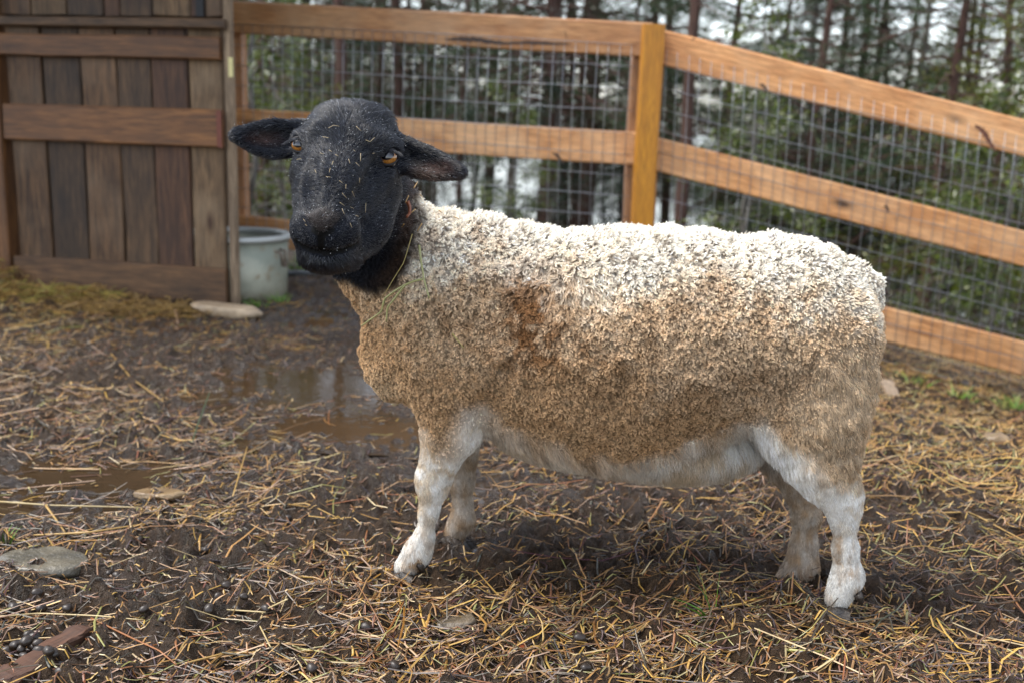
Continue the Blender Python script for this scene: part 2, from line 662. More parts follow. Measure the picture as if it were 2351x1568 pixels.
def vnormals(V, Q):
    N = np.zeros_like(V)
    fn = np.cross(V[Q[:, 2]] - V[Q[:, 0]], V[Q[:, 3]] - V[Q[:, 1]])
    for i in range(4):
        np.add.at(N, Q[:, i], fn)
    return N / (np.linalg.norm(N, axis=1, keepdims=True) + 1e-12)


def relax(V, Q, it):
    for _ in range(it):
        acc = np.zeros_like(V); c = np.zeros(len(V))
        for a, b in ((0, 1), (1, 2), (2, 3), (3, 0)):
            np.add.at(acc, Q[:, a], V[Q[:, b]]); np.add.at(acc, Q[:, b], V[Q[:, a]])
            np.add.at(c, Q[:, a], 1); np.add.at(c, Q[:, b], 1)
        V = V + .5 * (acc / np.maximum(c, 1)[:, None] - V)
    return V


# ---------------------------------------------------------------- ground
PUDDLES = [  # x, y, radius x, radius y, depth
    (*on_ground(230, 1085)[:2], .32, .17, .026), (*on_ground(60, 1170)[:2], .20, .09, .020),
    (*on_ground(800, 985)[:2], .30, .18, .022), (*on_ground(720, 880)[:2], .36, .28, .024),
    (*on_ground(1090, 1250)[:2], .05, .05, .02), (*on_ground(1110, 1110)[:2], .18, .13, .012), (*on_ground(720, 735)[:2], .30, .25, .010)]
WATER_Z = -0.011
_hr = np.random.default_rng(41)
HOOFPRINTS = []
for _k in range(90):
    _y = _hr.uniform(1.35, 4.2); _x = _hr.uniform(-.6, .6) * (_y + .2); _a = _hr.normal(.3, .9)
    if (_x + .19) ** 2 + (_y - 1.86) ** 2 > .02 and (_x - .6) ** 2 + (_y - 1.8) ** 2 > .02 and (_x + .1) ** 2 + (_y - 2.03) ** 2 > .02:
        HOOFPRINTS.append((_x, _y, math.cos(_a), math.sin(_a), _hr.uniform(.012, .028)))


def lay(x, y):
    """the lie of the land, without clods"""
    x = np.asarray(x, float); y = np.asarray(y, float)
    s = np.log1p(np.exp((x - .72) * 4)) / 4
    z = -.205 * s * sstep(2.2, 4.3, y)
    z = z - .05 * np.clip(y - 6.5, 0, None) * sstep(6.5, 9, y)
    return z


def ground_z(x, y, fine=True):
    x = np.asarray(x, float); y = np.asarray(y, float)
    z = lay(x, y) + .028 * (fbm(x * 1.7, y * 1.7, 3, 3) - .5)
    if fine:
        far = sstep(7, 4, y)
        z = z + .040 * (fbm(x * 9, y * 9, 11, 3) - .5) + .062 * far * (np.abs(fbm(x * 24, y * 24, 21, 3) - .5) * 2 - .2)
        z = z + .016 * far * (fbm(x * 62, y * 62, 31, 2) - .5)
    if fine:
        for hx, hy, ca, sa, hd in HOOFPRINTS:
            m = (np.abs(x - hx) < .12) & (np.abs(y - hy) < .12)
            if not m.any():
                continue
            dx, dy = x - hx, y - hy
            p, q = dx * ca + dy * sa, dy * ca - dx * sa
            e = (p / .042) ** 2 + ((np.abs(q) - .015) / .017) ** 2
            z = z - hd * np.exp(-e * e) * m + hd * .35 * np.exp(-((np.sqrt((p / .06) ** 2 + (q / .045) ** 2) - 1) / .25) ** 2) * m
    for px, py, rx, ry, d in PUDDLES:
        g = np.exp(-(((x - px) / rx) ** 2 + ((y - py) / ry) ** 2))
        z = z + (lay(x, y) - z) * .35 * g - d * g
    return z


def wetness(x, y):
    w = 0.40 + 1.0 * (fbm(np.asarray(x) * 2.2, np.asarray(y) * 2.2, 51, 3) - .5)
    for px, py, rx, ry, d in PUDDLES:
        w = w + .8 * np.exp(-(((x - px) / (rx * 1.5)) ** 2 + ((y - py) / (ry * 1.5)) ** 2))
    return np.clip(w - .45 * sstep(.8, 1.6, np.asarray(x) - .1 * np.asarray(y)), 0, 1)


def make_ground():
    ys = [1.05]
    while ys[-1] < 9.5:
        ys.append(ys[-1] + max(.0065, ys[-1] * .0052))
    ys = np.concatenate([np.arange(-3, 1.05, .07), ys])
    xc = np.arange(-1.25, 1.25, .0085)
    g = [1.25]
    while g[-1] < 7.5:
        g.append(g[-1] + .0085 + (g[-1] - 1.25) * .022)
    xs = np.concatenate([-np.array(g)[::-1], xc[1:], g])
    X, Y = np.meshgrid(xs, ys)
    Z = ground_z(X, Y)
    V = np.stack([X, Y, Z], -1).reshape(-1, 3)
    ny, nx = X.shape
    i = (np.arange(ny - 1)[:, None] * nx + np.arange(nx - 1)[None]).ravel()
    F = np.stack([i, i + 1, i + nx + 1, i + nx], 1)
    w = wetness(X, Y).ravel()
    hay = np.clip(sstep(-1.9, -2.3, X) + sstep(3.9, 4.4, Y) * sstep(-.9, -1.4, X), 0, 1).ravel()
    col = np.stack([w, hay, fbm(X * 5, Y * 5, 71, 3).ravel()], 1)
    me = np_mesh('mud_ground', V, F, True, col, 'wet')
    t = NT('wet_mud')
    v = t.coord()
    a = t.attr('wet'); sep = t.n('ShaderNodeSeparateColor'); t.l(a.outputs['Color'], sep.inputs[0])
    n1 = t.noise(v, 11, 7, .7); n2 = t.noise(v, 80, 6, .75); n3 = t.noise(v, 260, 3, .6)
    c = t.mix(t.ramp(n1, [(.3, 0.0), (.7, 1.0)]), (.015, .0085, .004), (.066, .037, .017))
    c = t.mix(t.ramp(n2, [(.45, 0.0), (.75, .75)]), c, (.135, .080, .042))
    c = t.mix(t.ramp(n2, [(.25, .7), (.45, 0.0)]), c, (.010, .0065, .0045))
    c = t.mix(t.math('MULTIPLY', sep.outputs[0], .45), c, (.040, .027, .018))
    t.base(c)
    rr = t.math('SUBTRACT', .66, t.math('MULTIPLY', sep.outputs[0], .56))
    rr = t.math('ADD', rr, t.math('MULTIPLY', t.math('SUBTRACT', n1, .5), .5))
    t.rough(t.math('MAXIMUM', rr, .07)); t.l(t.math('ADD', .16, t.math('MULTIPLY', sep.outputs[0], .5)), t.b.inputs['Specular IOR Level'])
    t.bump(t.math('ADD', t.math('MULTIPLY', n2, .7), t.math('MULTIPLY', n3, .3)), 1.0, .022)
    tag(link('ground', me, None, [t.m]), kind='structure')

    # wider land round the yard: falls away through the wood to far ground and hills painted pale for mist
    n = 90
    gx = np.concatenate([-np.geomspace(400, 7.4, n), np.linspace(-7.3, 7.3, 20), np.geomspace(7.4, 400, n)])
    gy = np.concatenate([-np.geomspace(200, 3.2, 30), np.linspace(-3, 9, 25), np.geomspace(9.3, 600, 120)])
    X, Y = np.meshgrid(gx, gy)
    Z = lay(X, np.minimum(Y, 60)) - .10 + .25 * (fbm(X * .3, Y * .3, 5, 3) - .5) * sstep(8, 14, np.abs(X) + np.abs(Y))
    Z = Z - .9 * sstep(9, 40, Y)
    hill = 20 * sstep(160, 520, Y) * (.5 + fbm(X * .006, Y * .004, 9, 3))
    Z = np.minimum(Z + hill, 40)
    V = np.stack([X, Y, Z], -1).reshape(-1, 3)
    ny, nx = X.shape
    i = (np.arange(ny - 1)[:, None] * nx + np.arange(nx - 1)[None]).ravel()
    F = np.stack([i, i + 1, i + nx + 1, i + nx], 1)
    me = np_mesh('forest_floor', V, F)
    t = NT('leaf_litter')
    v = t.coord()
    n1 = t.noise(v, .6, 5); n2 = t.noise(v, 7, 5, .7)
    c = t.mix(t.ramp(n2, [(.3, 0.0), (.7, 1.0)]), (.035, .022, .014), (.15, .10, .065))
    c = t.mix(t.ramp(n1, [(.5, 0.0), (.65, .8)]), c, (.05, .075, .02))
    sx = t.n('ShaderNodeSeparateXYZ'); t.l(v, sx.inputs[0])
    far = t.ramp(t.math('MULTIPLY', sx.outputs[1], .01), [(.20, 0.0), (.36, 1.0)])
    c = t.mix(far, c, t.mix(n1, (.26, .29, .25), (.46, .48, .47)))  # distant ground colour paled in place of haze and bright sky
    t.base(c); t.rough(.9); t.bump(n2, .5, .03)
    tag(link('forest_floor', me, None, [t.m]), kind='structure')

    # standing water in the hollows
    t = NT('muddy_water')
    v = t.coord()
    t.base(t.mix(t.noise(v, 5, 3), (.028, .0175, .009), (.052, .033, .017))); t.rough(.05)
    t.b.inputs['IOR'].default_value = 1.33; t.b.inputs['Specular IOR Level'].default_value = .6
    t.bump(t.noise(v, 26, 2), .07, .008)
    for pi_, (px, py, rx, ry, d) in enumerate(PUDDLES):
        up = (0, .0007, .0062, .0050, .0012, .0042, .0036)[pi_]
        th = np.linspace(0, 2 * math.pi, 49)[:-1]
        k = 1.25 * (1 + .12 * np.sin(3 * th + px * 7))
        V = [(px, py, WATER_Z - .0015)] + [(px + rx * q * math.cos(a), py + ry * q * math.sin(a), WATER_Z - .0015) for a, q in zip(th, k)]
        base = float(lay(px, py)) + up
        V = np.array(V); V[:, 2] += base
        F = np.array([(0, i + 1, (i + 1) % 48 + 1) for i in range(48)])
        tag(link('puddle', np_mesh('puddle', V, F), None, [t.m]), kind='structure')


make_ground()


# ---------------------------------------------------------------- barn with its boarded half door
def make_barn():
    B = np.array([-1.2498, 4.62, 0.0])
    ang = math.radians(167.392)                     # wall runs to the left along its own x
    barn = tag(empty('barn', B, ang), 'weathered brown board barn wall with a boarded half door and an unseen eave added for shade', 'barn')
    # in the barn's frame: x to the left along the wall, z up, +y towards the camera
    W = [wood('weathered_board', (.155, .080, .034), (.050, .025, .011), True, .8, .7, (.19, .13, .08)),
         wood('grey_board', (.20, .122, .060), (.080, .046, .022), True, .8, .75, (.25, .18, .11)),
         wood('red_board', (.125, .056, .025), (.048, .021, .010), True, .8, .7, (.022, .013, .010)),
         wood('dark_board', (.125, .068, .031), (.045, .025, .012), True, .8, .7, (.014, .010, .009))]
    RAILW = wood('door_rail_wood', (.23, .098, .030), (.10, .042, .015), True, .7, .6, (.07, .035, .018))
    LOWW = wood('kick_board_wood', (.23, .115, .045), (.095, .046, .019), True, .7, .65, (.022, .014, .009))
    TRIM = wood('trim_wood', (.30, .215, .135), (.14, .092, .053), False, .8, .75, (.10, .075, .05))
    IRON = plain('black_iron', (.018, .018, .02), .5, .6, .3, 40)

    def board(name, x0, x1, z0, z1, y, th, m, parent, upright=False, seed=0, warp=.002):
        if upright:
            o = plank(name, z1 - z0, x1 - x0, th, m, parent, warp, 12, .003, seed)
            o.matrix_local = Matrix.Translation(((x0 + x1) / 2, y, z0)) @ Matrix(((0, 0, 1, 0), (0, -1, 0, 0), (1, 0, 0, 0), (0, 0, 0, 1)))
        else:
            o = plank(name, x1 - x0, z1 - z0, th, m, parent, warp, 12, .003, seed)
            o.location = (x0, y, (z0 + z1) / 2)
        return o
    door = empty('door'); door.parent = barn
    xs = [.022, .184, .358, .529, .709, .897, 1.075]
    ms = [1, 2, 3, 0, 3, 0]
    for i in range(6):
        board('plank', xs[i] + .004, xs[i + 1] - .004, .012, 1.19, -.012 + (.004 if i % 2 else 0), .024, W[ms[i]], door, True, i)
    board('rail', .018, 1.09, 1.056, 1.150, .018, .032, RAILW, door, seed=20)
    board('rail', .016, 1.088, .688, .847, .020, .036, RAILW, door, seed=21)
    k = board('rail', .012, 1.08, .006, .162, .019, .034, LOWW, door, seed=22)
    k['label'] = 'dark mud soaked bottom rail'
    eb = board('edge_patch', .013, .030, .690, .845, .0425, .004, plain('red_paint', (.15, .040, .022), .6, 0, .5, 60), door, seed=25)
    # upper half door and the ledge between
    up = empty('upper_door'); up.parent = barn
    xs2 = [.02, .10, .165, .345, .50, .58, .76, .94, 1.10]
    for i in range(8):
        board('plank', xs2[i] + .003, xs2[i + 1] - .003, 1.235, 2.15, -.014, .024, W[(0, 2, 1, 3, 2, 3, 1, 0)[i]], up, True, 30 + i)
    board('drip_ledge', -.012, 1.115, 1.182, 1.222, .018, .062, W[3], up, seed=41)
    mb = MB(); mb.box((.100, .0, 1.232), (.134, .006, 1.62)); s = mb.build('strap_hinge', IRON, up, False)
    # corner post, jamb and the wall further left
    o = board('corner_post', -.028, .009, -.02, 2.3, -.004, .034, TRIM, barn, True, 51)
    mb = MB(); mb.box((-.040, .022, .985), (-.024, .034, 1.065))
    mb.build('gate_tag', plain('pale_yellow_plastic', (.62, .55, .25), .5, 0, .1), barn, False)
    board('jamb', 1.098, 1.20, -.02, 2.3, .0, .09, RAILW, barn, True, 52)
    xl = 1.204
    for i in range(9):
        board('wall_board', xl + .003, xl + .197, -.02, 2.3, -.012, .024, W[i % 4], barn, True, 60 + i)
        xl += .2
    board('back_wall', .3, 3.0, 0, 2.3, -.55, .03, W[3], barn, seed=71)
    # unseen overhang with a deep eave, added to shade the door
    shade_roof = plank('shade_roof', 3.6, 2.0, .04, plain('shade_roof_metal', (.16, .15, .145), .5, .5, .2, 8), barn, .002, 8)
    shade_roof.matrix_local = Matrix.Translation((-.35, .05, 2.42)) @ Matrix.Rotation(math.radians(100), 4, 'X')
    board('shade_eave_board', -.3, 3.1, 2.16, 2.30, .98, .03, W[3], barn, seed=81)
    return barn


BARN = make_barn()


# ---------------------------------------------------------------- fence: three rails, posts and welded wire
def make_fence():
    fence = tag(empty('fence', (0.594, 5.0, 0)), 'orange stained three rail board fence lined with welded wire mesh, sloping down to the right', 'fence')
    inv = Matrix.Translation(Vector((-0.594, -5.0, 0)))
    R1 = wood('fence_rail_wood', (.68, .34, .13), (.44, .185, .062), True, .8, .6, (.70, .46, .26), .1)
    PW = wood('golden_post_wood', (.58, .25, .007), (.42, .16, .004), False, 1.1, .6, (.38, .15, .01), .15)
    BW = wood('backing_post_wood', (.50, .26, .12), (.36, .16, .065), False, .9, .65, (.4, .19, .08))

    def rail(a, b, h, th, m, seed):
        a = np.array(a); b = np.array(b); d = b - a; ln = np.linalg.norm(d)
        o = plank('rail', ln, h, th, m, fence, .0025, 24, .001, seed)
        x = Vector(d / ln); z = Vector((0, 0, 1)); z = (z - x * z.dot(x)).normalized(); y = z.cross(x)
        o.matrix_local = inv @ Matrix(((x[0], y[0], z[0], a[0]), (x[1], y[1], z[1], a[1]), (x[2], y[2], z[2], a[2]), (0, 0, 0, 1)))
        return o
    Lf, Cl = (-1.60, 5.43), (.60, 5.045)
    Cr, Rt = (.60, 5.045), (5.20, 4.236)

    def lev(p, q, za, zb, xa, xb):
        """height at p and q of a rail known at x = xa, xb"""
        s = (zb - za) / (xb - xa)
        return (za + s * (p[0] - xa), za + s * (q[0] - xa))
    left = [(1.292, 1.224), (.778, .724), (.246, .19)]
    for i, (za, zb) in enumerate(left):
        z0, z1 = lev(Lf, Cl, za, zb, -1.415, .558)
        rail((*Lf, z0), (*Cl, z1), .152, .036, R1, i)
    right = [(1.19, .8325, .66, 2.235), (.70, .346, .67, 2.297), (-.0325, -.158, 1.747, 2.365)]
    s2 = (.346 - .70) / (2.297 - .67)
    for i, (za, zb, xa, xb) in enumerate(right):
        z0, z1 = lev(Cr, Rt, za, zb, xa, xb)
        rail((*Cr, z0), (*Rt, z1), .152, .036, R1, 5 + i)
    # weather stains and knots standing out on the boards
    ST = plain('dark_stain', (.035, .018, .012), .55, 0, .5, 40)
    KN = plain('red_knot', (.12, .04, .02), .5, 0, .5, 50)

    def stain(name, a, b, w, m, Y, seed, label):
        """a raised resin stain along a board, from photo-measured ends a, b on the board's face"""
        r = np.random.default_rng(seed)
        A = at_depth(*a, Y[0]); B_ = at_depth(*b, Y[1]); d = B_ - A; n_ = 26
        up = np.array([0, 0, 1.0]); out = np.cross(d, up); out /= np.linalg.norm(out); out = out if out[1] < 0 else -out
        t_ = np.linspace(0, 1, n_); env = np.sin(np.pi * np.clip(t_ * .96 + .02, 0, 1)) ** .6
        hi = w * env * r.uniform(.5, 1.1, n_); lo = -w * env * r.uniform(.4, 1.1, n_)
        V = []
        for k in range(n_):
            c = A + d * t_[k] + up * w * .5 * math.sin(t_[k] * 5)
            V += [c + up * hi[k], c + up * lo[k], c + up * hi[k] + out * .0012, c + up * lo[k] + out * .0012]
        F = []
        for k in range(n_ - 1):
            q = k * 4; F += [(q + 2, q + 3, q + 7, q + 6), (q, q + 2, q + 6, q + 4), (q + 1, q + 5, q + 7, q + 3)]
        o = link(name, np_mesh(name, np.array(V) - (.594, 5.0, 0), np.array(F), False), fence, [m]); o['label'] = label

    def face(y_at):
        return y_at - .0215
    stain('dark_streak', (1022, 92), (1180, 98), .013, ST, (face(5.203), face(5.148)), 1, 'long black streak on the left top rail')
    stain('dark_streak', (1150, 101), (1312, 100), .008, ST, (face(5.158), face(5.102)), 2, 'thin black streak on the left top rail')
    stain('knot', (1296, 72), (1302, 92), .007, ST, (face(5.105), face(5.104)), 3, 'small black knot on the left top rail')
    stain('dark_streak', (1268, 352), (1296, 374), .010, ST, (face(5.115), face(5.106)), 4, 'slanting dark split on the left middle rail')
    stain('knot', (2238, 290), (2288, 342), .020, KN, (face(4.765), face(4.748)), 5, 'large red brown knot at the right end of the top rail')
    stain('knot', (1588, 92), (1612, 112), .014, KN, (face(5.018), face(5.01)), 6, 'dark patch beside the post on the right top rail')
    stain('knot', (1745, 196), (1765, 210), .011, ST, (face(4.955), face(4.945)), 7, 'dark knot on the right top rail')
    stain('knot', (2030, 476), (2042, 482), .012, ST, (face(4.845), face(4.84)), 8, 'round dark knot on the right middle rail')
    # posts
    def post(name, x, y, w, z0, z1, m, seed, lean=0.0):
        o = plank(name, z1 - z0, w, w, m, fence, .0015, 10, .001, seed)
        o.matrix_local = inv @ Matrix.Translation((x, y, z0)) @ Matrix.Rotation(lean, 4, 'Y') @ Matrix(((0, 0, 1, 0), (0, -1, 0, 0), (1, 0, 0, 0), (0, 0, 0, 1)))
        return o
    post('post', .594, 4.965, .098, -.15, 1.285, PW, 11)['label'] = 'golden stained front post'
    post('backing_post', .597, 5.145, .145, -.15, 1.20, BW, 12)['label'] = 'paler post behind the golden one'
    post('post', -1.44, 5.47, .10, -.15, 1.33, BW, 13)
    post('post', 3.02, 4.70, .10, -.9, .70, BW, 14); post('post', 5.1, 4.34, .10, -1.4, .25, BW, 15)
    # wire
    G = plain('galvanised_wire', (.30, .31, .33), .32, .85, .2, 30)
    for (p, q, seed) in ((Lf, (.545, 5.05), 1), ((.645, 5.03), Rt, 2)):
        r = np.random.default_rng(seed)
        mb = MB()
        p = np.array(p); q = np.array(q); ln = np.linalg.norm(q - p); u = (q - p) / ln
        nrm = np.array([u[1], -u[0]])
        nrm = nrm if nrm[1] < 0 else -nrm

        def bot(s):
            X = p[0] + u[0] * s
            return (.015 - .028 * (X + 1.4) if seed == 1 else -.03 - .2175 * (X - .645) - .005)

        def top(s):
            X = p[0] + u[0] * s
            return 1.265 - .0345 * (X + 1.4) if seed == 1 else 1.185 - .2175 * (X - .645)
        ph = r.uniform(0, 6, 8)

        def off(s, z):
            return .022 + .005 * math.sin(s * 3.1 + ph[0] + z * 2) + .003 * math.sin(s * 7.7 + ph[1])

        def pt(s, z, e=0.0):
            o = off(s, z) + e
            return (p[0] + u[0] * s + nrm[0] * o - .594, p[1] + u[1] * s + nrm[1] * o - 5.0, z)
        s = .03
        while s < ln - .02:
            zb, zt = bot(s), top(s)
            dx = r.normal(0, .002)
            pts = [pt(s + dx + .004 * math.sin(z * 5 + ph[2]), z) for z in np.linspace(zb, zt, 7)]
            mb.tube(pts, .00135, 4)
            s += .0515
        hz = np.cumsum([0] + [.075] * 2 + [.10] * 13)
        for h in hz:
            ss = np.linspace(0.01, ln - .01, 34)
            pts = []
            for k, s_ in enumerate(ss):
                f = h / (top(0) - bot(0))
                if f > 1:
                    break
                pts.append(pt(s_, bot(s_) + f * (top(s_) - bot(s_)) + .004 * math.sin(s_ * 2.3 + ph[3] + h * 9), .003))
            if len(pts) > 3:
                mb.tube(pts, .0016, 4)
        mb.build('wire_mesh', G, fence)
    return fence


FENCE = make_fence()


# ---------------------------------------------------------------- wood behind the fence
def leaf_mat(name, a, b):
    t = NT(name)
    at = t.attr('tint'); v = t.coord(kind='Object')
    c = t.mix(at.outputs['Fac'], a, b)
    t.base(c); t.rough(.38)
    t.b.inputs['Specular IOR Level'].default_value = .6
    tr = t.n('ShaderNodeBsdfTranslucent'); t.l(c, tr.inputs[0])
    mx = t.n('ShaderNodeMixShader'); mx.inputs[0].default_value = .3
    out = t.t.nodes['Material Output']
    t.l(t.b.outputs[0], mx.inputs[1]); t.l(tr.outputs[0], mx.inputs[2]); t.l(mx.outputs[0], out.inputs[0])
    return t.m


def bark_mat(name, a, b):
    t = NT(name)
    v = t.coord((9, 9, 1.6)); n1 = t.noise(v, 3, 6, .65)
    t.base(t.mix(t.ramp(n1, [(.35, 0.0), (.65, 1.0)]), a, b)); t.rough(.8); t.bump(n1, .8, .02)
    return t.m


BARK_R = bark_mat('red_pine_bark', (.038, .018, .012), (.105, .052, .036))
BARK_G = bark_mat('grey_bark', (.045, .04, .034), (.17, .155, .13))
LEAF = {'pine': leaf_mat('pine_needles', (.013, .036, .009), (.045, .090, .020)),
        'blue': leaf_mat('dull_needles', (.016, .035, .018), (.05, .075, .04)),
        'moss': leaf_mat('yellow_green_needles', (.05, .07, .006), (.17, .18, .012)),
        'shrub': leaf_mat('fresh_leaves', (.03, .055, .007), (.12, .15, .014))}


def leaves_mesh(name, P, Dv, size, r, droop=.2):
    """pointed little leaf tufts at points P along directions Dv"""
    n = len(P)
    D = Dv + r.normal(0, .55, (n, 3)); D[:, 2] -= droop; D /= np.linalg.norm(D, axis=1, keepdims=True)
    A = np.cross(D, r.normal(0, 1, (n, 3))); A /= np.linalg.norm(A, axis=1, keepdims=True) + 1e-9
    s = size * r.uniform(.6, 1.5, n)[:, None]
    V = np.stack([P, P + D * s * .5 + A * s * .17, P + D * s, P + D * s * .5 - A * s * .17], 1).reshape(-1, 3)
    F = np.arange(n * 4).reshape(n, 4)
    tint = np.repeat(r.uniform(0, 1, n), 4)
    return np_mesh(name, V, F, False, np.stack([tint] * 3, 1))


def conifer(seed, height, low, spread, nleaf, leaf, bark, limbs=60, rad=.10, size=.05):
    """tapered trunk with drooping limbs from height `low` up, each limb forked and set with needle tufts"""
    r = np.random.default_rng(seed)
    mb = MB()
    z = np.linspace(-.4, height, 14)
    wx = np.cumsum(r.normal(0, .035, 14)); wy = np.cumsum(r.normal(0, .035, 14))
    tr = np.stack([wx, wy, z], 1)
    mb.tube(tr, rad * (1.12 - z / height).clip(.06, 1.2), 9)
    P, D = [], []
    for i in range(limbs):
        h = low + (height - low) * ((i + r.uniform(0, 1)) / limbs) ** 1.55
        a = r.uniform(0, 2 * math.pi)
        ln = spread * (1 - ((h - low) / (height - low)) ** 1.6 * .85) * r.uniform(.55, 1.15)
        c = np.array([np.interp(h, z, wx), np.interp(h, z, wy), h])
        t = np.linspace(0, 1, 7)
        up = r.uniform(.0, .3)
        pts = c + np.stack([np.cos(a) * t * ln, np.sin(a) * t * ln, ln * (up * t - .42 * t * t)], 1)
        pts[1:] += r.normal(0, .025 * ln, (6, 3))
        mb.tube(pts, np.linspace(rad * .22, .004, 7), 4)
        k = max(3, int(ln * 6))
        for j in range(k):
            tt = r.uniform(.25, 1); b = np.array([np.interp(tt, t, pts[:, q]) for q in range(3)])
            d = np.array([math.cos(a + r.choice([-1, 1]) * r.uniform(.3, 1.1)), math.sin(a + r.normal(0, .8)), r.normal(-.2, .2)])
            tw = ln * .4 * r.uniform(.4, 1) * (1.15 - tt)+.08
            mb.tube([b, b + d * tw * .5 + (0, 0, .02), b + d * tw], [.005, .004, .002], 3)
            m = max(2, int(nleaf / (limbs * k)))
            u = r.uniform(0.05, 1.1, m)[:, None]
            P.append(b + d * tw * u + r.normal(0, .05, (m, 3))); D.append(np.tile(d, (m, 1)))
    P = np.concatenate(P); D = np.concatenate(D)
    return mb, leaves_mesh('crown', P, D, size, r)


def snag(seed, height, rad):
    """bare trunk with dead side twigs"""
    r = np.random.default_rng(seed)
    mb = MB(); z = np.linspace(-.4, height, 16)
    wx = np.cumsum(r.normal(0, .03, 16)); wy = np.cumsum(r.normal(0, .03, 16))
    mb.tube(np.stack([wx, wy, z], 1), rad * (1.1 - z / height * .8), 8)
    P, D = [], []
    for i in range(46):
        h = r.uniform(.6, height * .98); a = r.uniform(0, 6.28); ln = r.uniform(.3, 1.3)
        c = np.array([np.interp(h, z, wx), np.interp(h, z, wy), h]); t = np.linspace(0, 1, 5)
        pts = c + np.stack([np.cos(a) * t * ln, np.sin(a) * t * ln, ln * (r.uniform(-.15, .35) * t - .2 * t * t)], 1)
        pts[1:] += r.normal(0, .03, (4, 3))
        mb.tube(pts, np.linspace(.011, .003, 5), 4)
        if i % 2:
            m = 26; u = r.uniform(.3, 1, m)
            P.append(np.stack([np.interp(u, t, pts[:, q]) for q in range(3)], 1) + r.normal(0, .05, (m, 3)))
            D.append(np.tile(pts[-1] - c, (m, 1)))
    return mb, leaves_mesh('crown', np.concatenate(P), np.concatenate(D), .045, r)


